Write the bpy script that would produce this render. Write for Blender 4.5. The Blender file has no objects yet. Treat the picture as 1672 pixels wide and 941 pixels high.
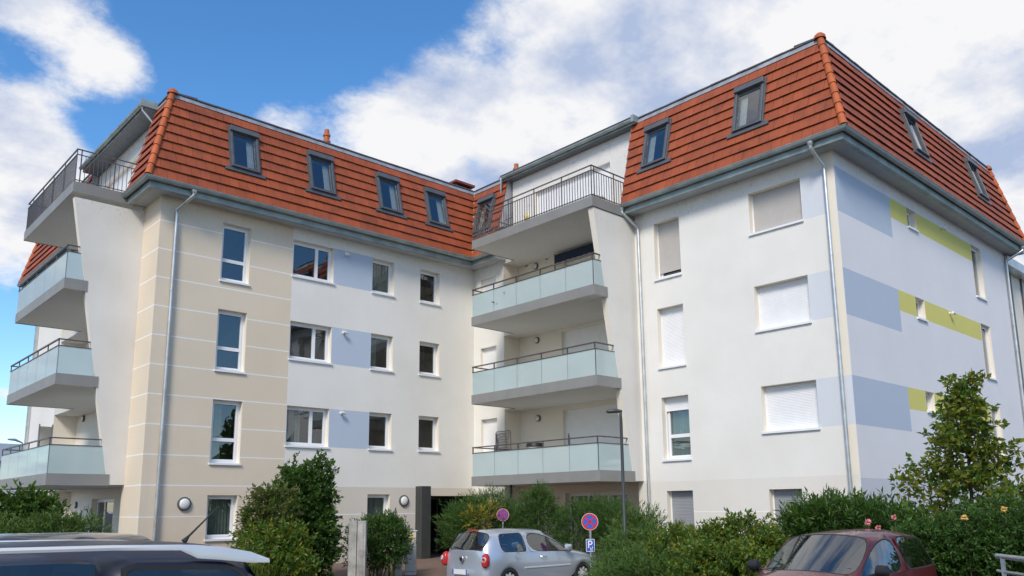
import bpy, bmesh, math, random
from mathutils import Vector, Matrix
random.seed(7)
PI = math.pi
scene = bpy.context.scene
COL = scene.collection

# ------------------------------------------------------------------ camera
R = ((0.73594067, -0.67698078, -0.00939945), (0.11594913, 0.13970105, -0.98338162), (0.66704357, 0.72262067, 0.18130702))
FPX, PX, PY, CH = 1326.45, 836.0, 585.31, 1.7
cam_d = bpy.data.cameras.new('camera')
cam = bpy.data.objects.new('camera', cam_d); COL.objects.link(cam)
right, down, fwd = Vector(R[0]), Vector(R[1]), Vector(R[2])
m = Matrix((right, -down, -fwd)).transposed().to_4x4()
m.translation = Vector((0, 0, CH))
cam.matrix_world = m
cam_d.sensor_width = 36; cam_d.lens = FPX / 1672 * 36
cam_d.shift_y = (PY - 470.5) / 1672
cam_d.clip_start = 0.05; cam_d.clip_end = 3000
scene.camera = cam
YAW = math.radians(47.29)
def at(px, py, D):
    v = right * ((px - PX) / FPX) + down * ((py - PY) / FPX) + fwd
    h = Vector((math.cos(YAW), math.sin(YAW), 0))
    return Vector((0, 0, CH)) + v * (D / v.dot(h))

# ------------------------------------------------------------------ materials
MAT = {}
def new_mat(name):
    m = bpy.data.materials.new(name); m.use_nodes = True
    MAT[name] = m
    nt = m.node_tree; b = nt.nodes['Principled BSDF']
    return m, nt, b
def N(nt, t, **kw):
    n = nt.nodes.new(t)
    for k, v in kw.items():
        if k.startswith('i_'):
            n.inputs[k[2:].replace('_', ' ')].default_value = v
        else: setattr(n, k, v)
    return n
def L(nt, a, b): nt.links.new(a, b)
def mixc(nt, fac, a, b, blend='MIX'):
    n = nt.nodes.new('ShaderNodeMix'); n.data_type = 'RGBA'; n.blend_type = blend
    for s, v in ((n.inputs[0], fac), (n.inputs[6], a), (n.inputs[7], b)):
        if hasattr(v, 'links') or hasattr(v, 'is_output'): nt.links.new(v, s)
        else: s.default_value = v if not isinstance(v, tuple) else (*v, 1)
    return n.outputs[2]
def ramp(nt, fac, stops):
    n = nt.nodes.new('ShaderNodeValToRGB'); nt.links.new(fac, n.inputs[0])
    el = n.color_ramp.elements
    while len(el) < len(stops): el.new(0.5)
    for e, (p, c) in zip(el, stops): e.position = p; e.color = (c, c, c, 1) if not isinstance(c, tuple) else (*c, 1)
    return n.outputs[0]
def coords(nt, scale=(1, 1, 1)):
    g = N(nt, 'ShaderNodeNewGeometry'); mp = N(nt, 'ShaderNodeMapping'); mp.inputs['Scale'].default_value = scale
    L(nt, g.outputs['Position'], mp.inputs[0]); return mp.outputs[0]
def noise(nt, vec, scale, detail=4, rough=.55):
    n = N(nt, 'ShaderNodeTexNoise'); n.inputs['Scale'].default_value = scale; n.inputs['Detail'].default_value = detail
    n.inputs['Roughness'].default_value = rough; L(nt, vec, n.inputs[0]); return n.outputs[0]
def plain(name, c, rough=.5, metal=0, var=.06, vs=3, bump=0, bs=60, spec=.5, coat=0):
    m, nt, b = new_mat(name)
    v = coords(nt)
    n = noise(nt, v, vs)
    col = mixc(nt, ramp(nt, n, [(.3, 0.0), (.7, 1.0)]), tuple(x * (1 - var) for x in c), tuple(min(1, x * (1 + var)) for x in c))
    L(nt, col, b.inputs['Base Color'])
    b.inputs['Roughness'].default_value = rough; b.inputs['Metallic'].default_value = metal
    b.inputs['Specular IOR Level'].default_value = spec
    b.inputs['Coat Weight'].default_value = coat; b.inputs['Coat Roughness'].default_value = .03
    if bump:
        bn = N(nt, 'ShaderNodeBump'); bn.inputs['Distance'].default_value = bump
        L(nt, noise(nt, v, bs, 3), bn.inputs['Height']); L(nt, bn.outputs[0], b.inputs['Normal'])
    return m
def stucco(name, c, dirt=.10, streak=.28):
    # painted render: fine grain, faint cloudy patches, thin vertical weather streaks
    m, nt, b = new_mat(name)
    v = coords(nt); vs = coords(nt, (2.2, 2.2, .16))
    n1 = noise(nt, v, .55, 5); n2 = noise(nt, vs, 2.0, 5, .7); n3 = noise(nt, v, 14, 4)
    dark = tuple(x * y for x, y in zip(c, (1 - dirt, 1 - dirt * 1.05, 1 - dirt * 1.25)))
    col = mixc(nt, ramp(nt, n1, [(.35, 0.0), (.75, .75)]), c, dark)
    col = mixc(nt, ramp(nt, n2, [(.60, 0.0), (.85, streak)]), col, tuple(x * .84 for x in c))
    col = mixc(nt, ramp(nt, n3, [(.4, 0.0), (.8, .14)]), col, tuple(x * .85 for x in c))
    sp = N(nt, 'ShaderNodeSeparateXYZ'); L(nt, v, sp.inputs[0])
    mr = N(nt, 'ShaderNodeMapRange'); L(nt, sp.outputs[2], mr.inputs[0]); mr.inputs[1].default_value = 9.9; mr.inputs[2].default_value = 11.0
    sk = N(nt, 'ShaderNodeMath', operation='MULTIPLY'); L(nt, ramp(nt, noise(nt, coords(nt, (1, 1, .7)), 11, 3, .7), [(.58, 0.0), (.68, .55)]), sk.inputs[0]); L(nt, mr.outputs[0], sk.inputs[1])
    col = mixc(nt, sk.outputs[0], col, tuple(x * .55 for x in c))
    mg = N(nt, 'ShaderNodeMapRange'); L(nt, sp.outputs[2], mg.inputs[0]); mg.inputs[1].default_value = 1.1; mg.inputs[2].default_value = .0
    sg = N(nt, 'ShaderNodeMath', operation='MULTIPLY'); L(nt, ramp(nt, noise(nt, v, 3, 5, .7), [(.4, 0.0), (.7, .7)]), sg.inputs[0]); L(nt, mg.outputs[0], sg.inputs[1])
    col = mixc(nt, sg.outputs[0], col, (c[0] * .55, c[1] * .56, c[2] * .5))
    L(nt, col, b.inputs['Base Color']); b.inputs['Roughness'].default_value = .9; b.inputs['Specular IOR Level'].default_value = .2
    bn = N(nt, 'ShaderNodeBump'); bn.inputs['Distance'].default_value = .004
    L(nt, noise(nt, v, 90, 4), bn.inputs['Height']); L(nt, bn.outputs[0], b.inputs['Normal'])
    return m
stucco('wall_white', (.83, .81, .77), .12, .35); stucco('wall_cream', (.82, .76, .66), .05)
stucco('wall_beige', (.76, .655, .52), .09, .4); stucco('wall_plinth', (.70, .645, .57), .12, .5)
stucco('wall_plinth_pale', (.78, .745, .69), .10, .5); stucco('wall_white_line', (.86, .85, .83), .04)
stucco('wall_blue', (.50, .58, .70), .05); stucco('wall_blue_deep', (.50, .565, .67), .05); stucco('wall_blue_pale', (.67, .70, .75), .05)
stucco('wall_green', (.68, .63, .20), .05)
stucco('wall_side', (.79, .78, .80), .08, .4); stucco('wall_side_plinth', (.62, .63, .68), .07)
stucco('wall_fin', (.76, .74, .71), .18, .8); stucco('concrete_pale', (.50, .49, .46), .15); stucco('slab_paint', (.70, .68, .64), .10)
plain('fascia_grey', (.25, .25, .24), .55, .0, .08, 1.5)
plain('soffit', (.42, .43, .43), .6)
plain('zinc', (.32, .37, .36), .58, .45, .22, 2.5)
plain('zinc_light', (.58, .60, .60), .40, .85, .18, 3)
plain('lead', (.36, .37, .40), .55, .4, .25, 3)
plain('frame_white', (.82, .83, .85), .3, spec=.5, var=.02)
plain('frame_dark', (.060, .065, .075), .4, var=.15)
plain('frame_grey', (.11, .118, .13), .45, .2, var=.12)
plain('shutter_white', (.84, .84, .85), .45, var=.03); plain('shutter_beige', (.50, .47, .44), .5, var=.04)
plain('shutter_grey', (.30, .31, .33), .5, var=.04)
plain('rail', (.11, .10, .10), .42, .4, .1)
plain('dark_interior', (.03, .034, .036), .9); plain('curtain', (.62, .62, .60), .9, vs=9, var=.12)
plain('curtain_green', (.30, .32, .28), .9, vs=9, var=.2)
plain('pillar_dark', (.055, .06, .058), .5, .2, .1); plain('steel_dark', (.055, .06, .065), .45, .3); plain('black', (.012, .012, .013), .5); plain('rubber', (.02, .02, .021), .8)
plain('awning_navy', (.02, .03, .06), .9); plain('lamp_white', (.80, .80, .76), .3)
plain('lamp_yellow', (.72, .60, .25), .4)
plain('asphalt', (.085, .085, .088), .9, bump=.004, bs=80, var=.25, vs=5); plain('soil', (.07, .05, .035), .95, bump=.02, bs=20, var=.3)
plain('galvanised', (.55, .57, .58), .35, .9, .15, 8); plain('kerb_stone', (.36, .35, .33), .85, bump=.003)
plain('meter_beige', (.62, .60, .54), .6); plain('yellow', (.75, .55, .05), .5); plain('red_plastic', (.45, .02, .02), .25)
plain('sign_red', (.55, .02, .03), .35); plain('sign_blue', (.03, .10, .50), .35); plain('sign_white', (.80, .80, .80), .35); plain('sign_blue_faded', (.10, .06, .40), .5); plain('sign_red_faded', (.42, .03, .05), .5)
plain('chimney_brick', (.24, .05, .04), .85, bump=.01, bs=25, var=.25, vs=8)
plain('bark', (.10, .075, .05), .9, bump=.01, bs=30, var=.3, vs=12); plain('stem', (.12, .10, .05), .9)
plain('pot', (.12, .12, .12), .6); plain('flower_pink', (.75, .30, .30), .6, var=.3, vs=30); plain('flower_yellow', (.75, .50, .16), .6, var=.3, vs=30)
plain('roof_dark', (.10, .10, .11), .8); plain('far_roof', (.22, .26, .32), .7); plain('far_wall', (.55, .55, .55), .8)
plain('concrete_post', (.36, .35, .32), .9, bump=.01, bs=12, var=.3, vs=4)
plain('seat_cloth', (.09, .09, .10), .9); plain('chrome', (.7, .7, .72), .12, 1.0); plain('rail_silver', (.74, .74, .74), .32, .35, .05)
plain('lens_clear', (.7, .7, .7), .1, .4); plain('plate', (.75, .75, .75), .4)

def tile_mat(name, c, spec=.35):
    m, nt, b = new_mat(name)
    g = N(nt, 'ShaderNodeNewGeometry'); v = coords(nt)
    c1 = tuple(x * .90 for x in c); c2 = tuple(x * 1.10 for x in c)
    col = mixc(nt, g.outputs['Random Per Island'], c1, c2)
    col = mixc(nt, ramp(nt, noise(nt, v, 1.3, 6, .65), [(.44, 0.0), (.74, .6)]), col, (c[0] * .35, c[1] * .5, c[2] * .9))
    col = mixc(nt, ramp(nt, noise(nt, coords(nt, (1, 1, .5)), 22, 4, .7), [(.52, 0.0), (.85, .5)]), col, (c[0] * .5, c[1] * .6, c[2] * .8))
    L(nt, col, b.inputs['Base Color']); b.inputs['Roughness'].default_value = .62; b.inputs['Specular IOR Level'].default_value = spec
    bn = N(nt, 'ShaderNodeBump'); bn.inputs['Distance'].default_value = .005
    L(nt, noise(nt, v, 45, 4), bn.inputs['Height']); L(nt, bn.outputs[0], b.inputs['Normal'])
tile_mat('roof_tile', (.34, .080, .030)); tile_mat('hip_tile', (.50, .12, .035)); tile_mat('vent_clay', (.48, .14, .06))

def glass_mat(name, tint, ior=1.5, base=(.03, .035, .04), opac=.25, refl=1.0):
    m, nt, b = new_mat(name); nt.nodes.remove(b); out = nt.nodes['Material Output']
    gl = N(nt, 'ShaderNodeBsdfGlossy'); gl.inputs['Roughness'].default_value = .015; gl.inputs['Color'].default_value = (.96, .98, 1, 1)
    tr = N(nt, 'ShaderNodeBsdfTransparent'); tr.inputs['Color'].default_value = (*tint, 1)
    df = N(nt, 'ShaderNodeBsdfDiffuse'); df.inputs['Color'].default_value = (*base, 1)
    m1 = N(nt, 'ShaderNodeMixShader'); m1.inputs[0].default_value = opac; L(nt, tr.outputs[0], m1.inputs[1]); L(nt, df.outputs[0], m1.inputs[2])
    lw = N(nt, 'ShaderNodeLayerWeight'); lw.inputs[0].default_value = .5
    pw = N(nt, 'ShaderNodeMath', operation='POWER'); L(nt, lw.outputs['Facing'], pw.inputs[0]); pw.inputs[1].default_value = 4
    fr = N(nt, 'ShaderNodeMath', operation='MULTIPLY_ADD'); L(nt, pw.outputs[0], fr.inputs[0]); fr.inputs[1].default_value = 1 - .04 * refl; fr.inputs[2].default_value = .04 * refl
    bn = N(nt, 'ShaderNodeBump'); bn.inputs['Distance'].default_value = .0012; bn.inputs['Strength'].default_value = 0 if 'car' in name or 'navy' in name else .5
    L(nt, noise(nt, coords(nt), 1.6, 2), bn.inputs['Height']); L(nt, bn.outputs[0], gl.inputs['Normal'])
    mu = N(nt, 'ShaderNodeMath', operation='MULTIPLY'); L(nt, fr.outputs[0], mu.inputs[0]); mu.inputs[1].default_value = 1; mu.use_clamp = True
    m2 = N(nt, 'ShaderNodeMixShader'); L(nt, mu.outputs[0], m2.inputs[0]); L(nt, m1.outputs[0], m2.inputs[1]); L(nt, gl.outputs[0], m2.inputs[2])
    L(nt, m2.outputs[0], out.inputs[0])
glass_mat('window_glass', (.60, .68, .68), 1.5, opac=.06, refl=3.6); glass_mat('roof_glass', (.6, .66, .66), 1.5, opac=.05, refl=4.5)
glass_mat('car_glass', (.50, .58, .56), 1.5, opac=.06, refl=4.5)
glass_mat('navy_glass', (.25, .31, .30), 1.5, (.04, .06, .06), .2, 2.2)
# frosted balcony glass
m, nt, b = new_mat('frosted_glass')
out = nt.nodes['Material Output']
L(nt, mixc(nt, ramp(nt, noise(nt, coords(nt), .8, 4), [(.3, 0.0), (.7, 1.0)]), (.72, .81, .81), (.78, .86, .86)), b.inputs['Base Color'])
b.inputs['Roughness'].default_value = .06; b.inputs['Specular IOR Level'].default_value = .9; b.inputs['Coat Weight'].default_value = .9; b.inputs['Coat Roughness'].default_value = .02
tl = N(nt, 'ShaderNodeBsdfTranslucent'); tl.inputs[0].default_value = (.55, .75, .76, 1)
tp = N(nt, 'ShaderNodeBsdfTransparent'); tp.inputs[0].default_value = (.85, .95, .95, 1)
a1 = N(nt, 'ShaderNodeMixShader'); a1.inputs[0].default_value = .3; L(nt, b.outputs[0], a1.inputs[1]); L(nt, tl.outputs[0], a1.inputs[2])
a2 = N(nt, 'ShaderNodeMixShader'); a2.inputs[0].default_value = .22; L(nt, a1.outputs[0], a2.inputs[1]); L(nt, tp.outputs[0], a2.inputs[2])
L(nt, a2.outputs[0], out.inputs[0])

def leaf_mat(name, cols, rough=.45, trans=.35, spec=.4, dk=.55):
    m, nt, b = new_mat(name); out = nt.nodes['Material Output']
    g = N(nt, 'ShaderNodeNewGeometry')
    r = nt.nodes.new('ShaderNodeValToRGB'); L(nt, g.outputs['Random Per Island'], r.inputs[0])
    el = r.color_ramp.elements
    while len(el) < len(cols): el.new(.5)
    for i, (e, c) in enumerate(zip(el, cols)): e.position = i / (len(cols) - 1); e.color = (*c, 1)
    n = noise(nt, coords(nt), 2.2, 2)
    col = mixc(nt, ramp(nt, n, [(.35, 0.0), (.65, dk)]), r.outputs[0], cols[0])
    L(nt, col, b.inputs['Base Color']); b.inputs['Roughness'].default_value = rough; b.inputs['Specular IOR Level'].default_value = spec
    tl = N(nt, 'ShaderNodeBsdfTranslucent'); L(nt, mixc(nt, .5, col, (.25, .32, .03)), tl.inputs[0])
    mx = N(nt, 'ShaderNodeMixShader'); mx.inputs[0].default_value = trans; L(nt, b.outputs[0], mx.inputs[1]); L(nt, tl.outputs[0], mx.inputs[2])
    L(nt, mx.outputs[0], out.inputs[0])
leaf_mat('leaf_dark', [(.020, .058, .012), (.036, .10, .018), (.06, .145, .028), (.075, .165, .03)])
leaf_mat('leaf_mid', [(.04, .10, .014), (.08, .17, .02), (.13, .23, .03)])
leaf_mat('leaf_yellow', [(.06, .10, .012), (.11, .17, .018), (.20, .25, .025), (.34, .32, .04), (.09, .14, .018)])
leaf_mat('leaf_rusty', [(.06, .09, .02), (.14, .15, .04), (.20, .15, .06), (.10, .13, .04)])
leaf_mat('needle', [(.030, .078, .014), (.05, .125, .022), (.085, .17, .028)], .6, .2)
leaf_mat('needle_yellow', [(.25, .22, .02), (.38, .30, .03), (.18, .19, .03)], .6, .2)
leaf_mat('needle_light', [(.05, .10, .02), (.09, .165, .03), (.13, .21, .04)], .6, .2)
leaf_mat('leaf_tree', [(.07, .12, .014), (.15, .20, .022), (.28, .30, .035), (.12, .18, .02), (.36, .30, .05)], trans=.45, dk=.2)
leaf_mat('grass_blade', [(.08, .12, .02), (.16, .19, .04), (.25, .24, .07)])

def paint(name, c, metal=.0, flake=.4, rough=.35, coat=1):
    m, nt, b = new_mat(name)
    v = coords(nt)
    col = mixc(nt, ramp(nt, noise(nt, v, 260, 2), [(.3, 0.0), (.7, 1.0)]), tuple(x * (1 - .1 * flake) for x in c), tuple(x * (1 + .1 * flake) for x in c))
    col = mixc(nt, ramp(nt, noise(nt, v, 3, 5, .7), [(.5, 0.0), (.9, .12)]), col, (.18, .16, .13))
    L(nt, col, b.inputs['Base Color']); b.inputs['Metallic'].default_value = metal; b.inputs['Roughness'].default_value = rough
    b.inputs['Coat Weight'].default_value = coat; b.inputs['Coat Roughness'].default_value = .05
paint('paint_silver', (.56, .60, .66), .55); paint('paint_red', (.10, .007, .014), .2, rough=.4, coat=.6); paint('paint_navy', (.010, .014, .030), .0, rough=.45, coat=.15); paint('paint_black', (.02, .02, .025), .3)
# brick pavers
m, nt, b = new_mat('pavers')
br = N(nt, 'ShaderNodeTexBrick'); L(nt, coords(nt, (1, 1, 1)), br.inputs[0]); br.inputs['Scale'].default_value = 5
br.inputs['Color1'].default_value = (.15, .095, .075, 1); br.inputs['Color2'].default_value = (.20, .13, .10, 1); br.inputs['Mortar'].default_value = (.08, .06, .05, 1); br.inputs['Mortar Size'].default_value = .02
L(nt, br.outputs[0], b.inputs['Base Color']); b.inputs['Roughness'].default_value = .9

# ------------------------------------------------------------------ mesh tools
WL = {}
class MB:
    def __init__(s): s.v = []; s.f = []; s.m = []
    def poly(s, pts, m=0):
        i = len(s.v); s.v += [tuple(p) for p in pts]; s.f.append(tuple(range(i, i + len(pts)))); s.m.append(m)
    def hexa(s, p, m=0):
        i = len(s.v); s.v += [tuple(q) for q in p]
        for f in ((0, 3, 2, 1), (4, 5, 6, 7), (0, 1, 5, 4), (1, 2, 6, 5), (2, 3, 7, 6), (3, 0, 4, 7)):
            s.f.append(tuple(i + k for k in f)); s.m.append(m)
    def box(s, x0, x1, y0, y1, z0, z1, m=0):
        s.hexa([(x0, y0, z0), (x1, y0, z0), (x1, y1, z0), (x0, y1, z0), (x0, y0, z1), (x1, y0, z1), (x1, y1, z1), (x0, y1, z1)], m)
    def tube(s, pts, r, n=8, m=0, cap=True, sq=False):
        pts = [Vector(p) for p in pts]; rr = r if isinstance(r, (list, tuple)) else [r] * len(pts)
        rings = []; prev = None
        for i, p in enumerate(pts):
            d = (pts[min(i + 1, len(pts) - 1)] - pts[max(i - 1, 0)]).normalized()
            a = Vector((0, 0, 1)) if abs(d.z) < .9 else Vector((1, 0, 0))
            u = d.cross(a).normalized(); w = u.cross(d).normalized()
            if prev is not None and u.dot(prev) < 0: u, w = -u, -w
            prev = u
            ph = PI / 4 if n == 4 else 0
            k = 1.414 if n == 4 else 1
            rings.append([tuple(p + (u * math.cos(ph + 2 * PI * j / n) + w * math.sin(ph + 2 * PI * j / n)) * rr[i] * k) for j in range(n)])
        b0 = len(s.v)
        for rg in rings: s.v += rg
        for i in range(len(pts) - 1):
            for j in range(n):
                s.f.append((b0 + i * n + j, b0 + i * n + (j + 1) % n, b0 + (i + 1) * n + (j + 1) % n, b0 + (i + 1) * n + j)); s.m.append(m)
        if cap:
            s.f.append(tuple(b0 + j for j in range(n))); s.m.append(m)
            s.f.append(tuple(b0 + (len(pts) - 1) * n + j for j in range(n))); s.m.append(m)
    def lathe(s, c, axis, prof, n=24, m=0):
        # prof: (distance along axis, radius)
        c = Vector(c); ax = Vector(axis).normalized(); a = Vector((0, 0, 1)) if abs(ax.z) < .9 else Vector((1, 0, 0))
        u = ax.cross(a).normalized(); w = u.cross(ax)
        b0 = len(s.v)
        for h, r in prof:
            for j in range(n):
                t = 2 * PI * j / n; s.v.append(tuple(c + ax * h + (u * math.cos(t) + w * math.sin(t)) * max(r, 1e-4)))
        for i in range(len(prof) - 1):
            for j in range(n):
                s.f.append((b0 + i * n + j, b0 + i * n + (j + 1) % n, b0 + (i + 1) * n + (j + 1) % n, b0 + (i + 1) * n + j)); s.m.append(m)
    def build(s, name, mats, parent=None, kind=None, smooth=False, label=None, cat=None, group=None, local=False, fixn=True, bevel=0):
        me = bpy.data.meshes.new(name)
        if not s.v: return None
        xs, ys, zs = zip(*s.v)
        c = Vector(((min(xs) + max(xs)) / 2, (min(ys) + max(ys)) / 2, min(zs)))
        me.from_pydata([(x - c.x, y - c.y, z - c.z) for x, y, z in s.v], [], s.f)
        if isinstance(mats, str): mats = [mats]
        for k in mats: me.materials.append(MAT[k])
        me.polygons.foreach_set('material_index', s.m)
        if smooth: me.polygons.foreach_set('use_smooth', [True] * len(s.f))
        me.update()
        if fixn:
            bm = bmesh.new(); bm.from_mesh(me); bmesh.ops.recalc_face_normals(bm, faces=bm.faces[:]); bm.to_mesh(me); bm.free()
        o = bpy.data.objects.new(name, me); COL.objects.link(o)
        if smooth:
            try: me.set_sharp_from_angle(angle=math.radians(40))
            except Exception: pass
        if bevel:
            bv = o.modifiers.new('bevel', 'BEVEL'); bv.width = bevel; bv.segments = 2; bv.limit_method = 'ANGLE'
        if parent is not None:
            o.parent = parent; pl = Vector((0, 0, 0)) if local else WL[parent.name]
            o.location = c - pl; WL[o.name] = c
        else:
            o.location = c; WL[o.name] = c
        tag(o, label, cat, group, kind)
        return o
def tag(o, label=None, cat=None, group=None, kind=None):
    if label: o['label'] = label
    if cat: o['category'] = cat
    if group: o['group'] = group
    if kind: o['kind'] = kind
    return o
def empty(name, loc, label, cat, group=None, rot=0):
    o = bpy.data.objects.new(name, None); COL.objects.link(o); o.empty_display_size = .3
    o.location = loc; o.rotation_euler = (0, 0, rot); WL[o.name] = Vector(loc)
    return tag(o, label, cat, group)
# sub-part helper: parent's world location is known from WL (all parts are unrotated)

# ------------------------------------------------------------------ the building
X0, X2, X3, Y1, Y3, YB = 7.95, 20.13, 33.85, 24.0, 9.11, 38.2
def F1(u, z, d=0): return (u, Y1 + d, z)
def F2(u, z, d=0): return (X2 + d, u, z)
def F3(u, z, d=0): return (u, Y3 + d, z)
def F0(u, z, d=0): return (X0 + d, u, z)
def F2b(u, z, d=0): return (X2 + .8 + d, u, z)
def F0b(u, z, d=0): return (X0 + .8 + d, u, z)
def F2a(u, z, d=0): return (X2 + .3 + d, u, z)
def F0a(u, z, d=0): return (X0 + .3 + d, u, z)
def fbox(mb, F, u0, u1, z0, z1, d0, d1, m=0):
    mb.hexa([F(u0, z0, d0), F(u1, z0, d0), F(u1, z0, d1), F(u0, z0, d1), F(u0, z1, d0), F(u1, z1, d0), F(u1, z1, d1), F(u0, z1, d1)], m)
house = empty('apartment_building', (X2, Y1, 0), 'four storey L-shaped white and beige apartment building with red tiled mansard roof, balconies and terraces', 'apartment building')
WALLM = ['wall_white', 'wall_beige', 'wall_plinth', 'wall_white_line', 'wall_blue', 'wall_blue_deep', 'wall_blue_pale', 'wall_green', 'wall_side', 'wall_side_plinth', 'wall_cream', 'wall_fin', 'steel_dark', 'soffit', 'wall_plinth_pale']
W_ = {k: i for i, k in enumerate(WALLM)}
def wall(F, us, zs, cls, holes, rev=.22, revm='wall_cream', name='wall', only=None):
    us = sorted(set([round(u, 4) for u in us] + [round(h[i], 4) for h in holes for i in (0, 1)]))
    zs = sorted(set([round(z, 4) for z in zs] + [round(h[i], 4) for h in holes for i in (2, 3)]))
    mb = MB()
    idx = {}
    def vi(u, z):
        if (u, z) not in idx: idx[(u, z)] = len(mb.v); mb.v.append(F(u, z))
        return idx[(u, z)]
    for a, b_ in zip(us, us[1:]):
        for c, d in zip(zs, zs[1:]):
            uc, zc = (a + b_) / 2, (c + d) / 2
            if any(h[0] < uc < h[1] and h[2] < zc < h[3] for h in holes): continue
            k = cls(uc, zc)
            if k is None: continue
            mb.f.append((vi(a, c), vi(b_, c), vi(b_, d), vi(a, d))); mb.m.append(W_[k])
    for h in holes:
        u0, u1, z0, z1 = h[:4]
        r = h[4] if len(h) > 4 else rev
        for a, b_ in (((u0, z0), (u1, z0)), ((u1, z0), (u1, z1)), ((u1, z1), (u0, z1)), ((u0, z1), (u0, z0))):
            mb.poly([F(*a), F(*b_), F(*b_, r), F(*a, r)], W_[revm])
    return mb.build(name, WALLM, house, fixn=False)

def window(F, u0, u1, z0, z1, d=.19, kind='single', shutter=0, shut_m='shutter_white', gap=0, inside='dark', frame='frame_white', flip=False, sill=True, fw=.06, name='window'):
    """kind: single / transom(z frac) / mullion; shutter = fraction closed from the top"""
    mb = MB()
    fbox(mb, F, u0, u1, z0, z0 + fw + .02, d, d + .07); fbox(mb, F, u0, u1, z1 - fw, z1, d, d + .07)
    fbox(mb, F, u0, u0 + fw, z0 + fw + .02, z1 - fw, d, d + .07); fbox(mb, F, u1 - fw, u1, z0 + fw + .02, z1 - fw, d, d + .07)
    win = mb.build(name, frame, house)
    sash = []
    if kind == 'transom':
        zt = z0 + (z1 - z0) * .38; sash = [(u0, u1, z0, zt), (u0, u1, zt, z1)]
    elif kind == 'mullion':
        um = u0 + (u1 - u0) * (.63 if not flip else .37); sash = [(u0, um, z0, z1), (um, u1, z0, z1)]
    elif kind == 'triple':
        w = (u1 - u0) / 3; sash = [(u0 + i * w, u0 + (i + 1) * w, z0, z1) for i in range(3)]
    else: sash = [(u0, u1, z0, z1)]
    sb = MB(); g = MB()
    s = .055
    for a, b_, c, e in sash:
        a2, b2, c2, e2 = (a + (fw if a == u0 else 0), b_ - (fw if b_ == u1 else 0), c + (fw + .02 if c == z0 else 0), e - (fw if e == z1 else 0))
        fbox(sb, F, a2, b2, c2, c2 + s, d - .012, d + .055); fbox(sb, F, a2, b2, e2 - s, e2, d - .012, d + .055)
        fbox(sb, F, a2, a2 + s, c2 + s, e2 - s, d - .012, d + .055); fbox(sb, F, b2 - s, b2, c2 + s, e2 - s, d - .012, d + .055)
        # each pane is tilted a hair so its reflection breaks at the frame, as real double glazing does
        t = random.uniform(-.004, .004); t2 = random.uniform(-.003, .003)
        g.poly([F(a2 + s, c2 + s, d + .02 + t), F(b2 - s, c2 + s, d + .02 - t), F(b2 - s, e2 - s, d + .02 - t2), F(a2 + s, e2 - s, d + .02 + t2)])
        # dark gasket
        for (p, q, r_, w_) in ((a2 + s, b2 - s, c2 + s, c2 + s + .01), (a2 + s, b2 - s, e2 - s - .01, e2 - s)):
            fbox(sb, F, p, q, r_, w_, d + .012, d + .03, 1)
    sb.build('sash', [frame, 'rubber'], win)
    if shutter < 1: g.build('pane', 'window_glass', win, fixn=False)
    if sill:
        sl = MB(); fbox(sl, F, u0 - .03, u1 + .03, z0 - .045, z0 + .012, -.055, d + .01); sl.build('sill', 'frame_white', win)
    if shutter < 1:
        # the room just behind the glass
        rm = MB(); a, b_, c, e, k = u0 - .25, u1 + .25, z0 - .25, z1 + .12, 1.3
        d1 = d + .09
        P = lambda u, z, dd: F(u, z, dd)
        rm.poly([P(a, c, k), P(b_, c, k), P(b_, e, k), P(a, e, k)])
        rm.poly([P(a, c, d1), P(b_, c, d1), P(b_, c, k), P(a, c, k)]); rm.poly([P(a, e, d1), P(b_, e, d1), P(b_, e, k), P(a, e, k)])
        rm.poly([P(a, c, d1), P(a, e, d1), P(a, e, k), P(a, c, k)]); rm.poly([P(b_, c, d1), P(b_, e, d1), P(b_, e, k), P(b_, c, k)])
        rm.build('room', 'dark_interior', win, fixn=False)
    def curtain(a, b_, c, e, mt):
        cu = MB(); n = max(6, int((b_ - a) / .03)); 
        for i in range(n):
            ua, ub = a + (b_ - a) * i / n, a + (b_ - a) * (i + 1) / n
            da, db = d + .14 + .022 * math.sin(i * 1.9), d + .14 + .022 * math.sin((i + 1) * 1.9)
            cu.poly([F(ua, c, da), F(ub, c, db), F(ub, e, db), F(ua, e, da)])
        cu.build('curtain', mt, win, fixn=False)
    if inside == 'curtain': curtain(u0 + .05, u1 - .05, z0 + .05, z1 - .05, 'curtain_green')
    if inside == 'half': curtain(u0 + .05, u0 + .05 + (u1 - u0) * .4, z0 + .05, z1 - .05, 'curtain_green')
    if inside == 'white': curtain(u0 + .05, u0 + .05 + (u1 - u0) * .45, z0 + .05, z1 - .05, 'curtain')
    if shutter > 0:
        sh = MB(); zb = z1 - (z1 - z0) * shutter + gap; z = zb; dd = d - .05
        pitch = .042
        while z < z1 - .01:
            zt = min(z + pitch, z1)
            zm = (z + zt) / 2
            sh.poly([F(u0 + .03, z, dd), F(u1 - .03, z, dd), F(u1 - .03, zm, dd - .005), F(u0 + .03, zm, dd - .005)])
            sh.poly([F(u0 + .03, zm, dd - .005), F(u1 - .03, zm, dd - .005), F(u1 - .03, zt - .006, dd), F(u0 + .03, zt - .006, dd)])
            sh.poly([F(u0 + .03, zt - .006, dd), F(u1 - .03, zt - .006, dd), F(u1 - .03, zt, dd + .001), F(u0 + .03, zt, dd + .001)])
            z = zt
        fbox(sh, F, u0 + .03, u1 - .03, zb - .035, zb, dd - .01, dd + .012)
        sh.build('shutter', shut_m, win, fixn=False)
        for a, b_ in ((u0, u0 + .035), (u1 - .035, u1)):
            gd = MB(); fbox(gd, F, a, b_, z0, z1, dd - .02, dd + .03)
            gd.build('shutter_guide', 'frame_white' if shut_m == 'shutter_white' else frame, win)
    return win

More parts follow.
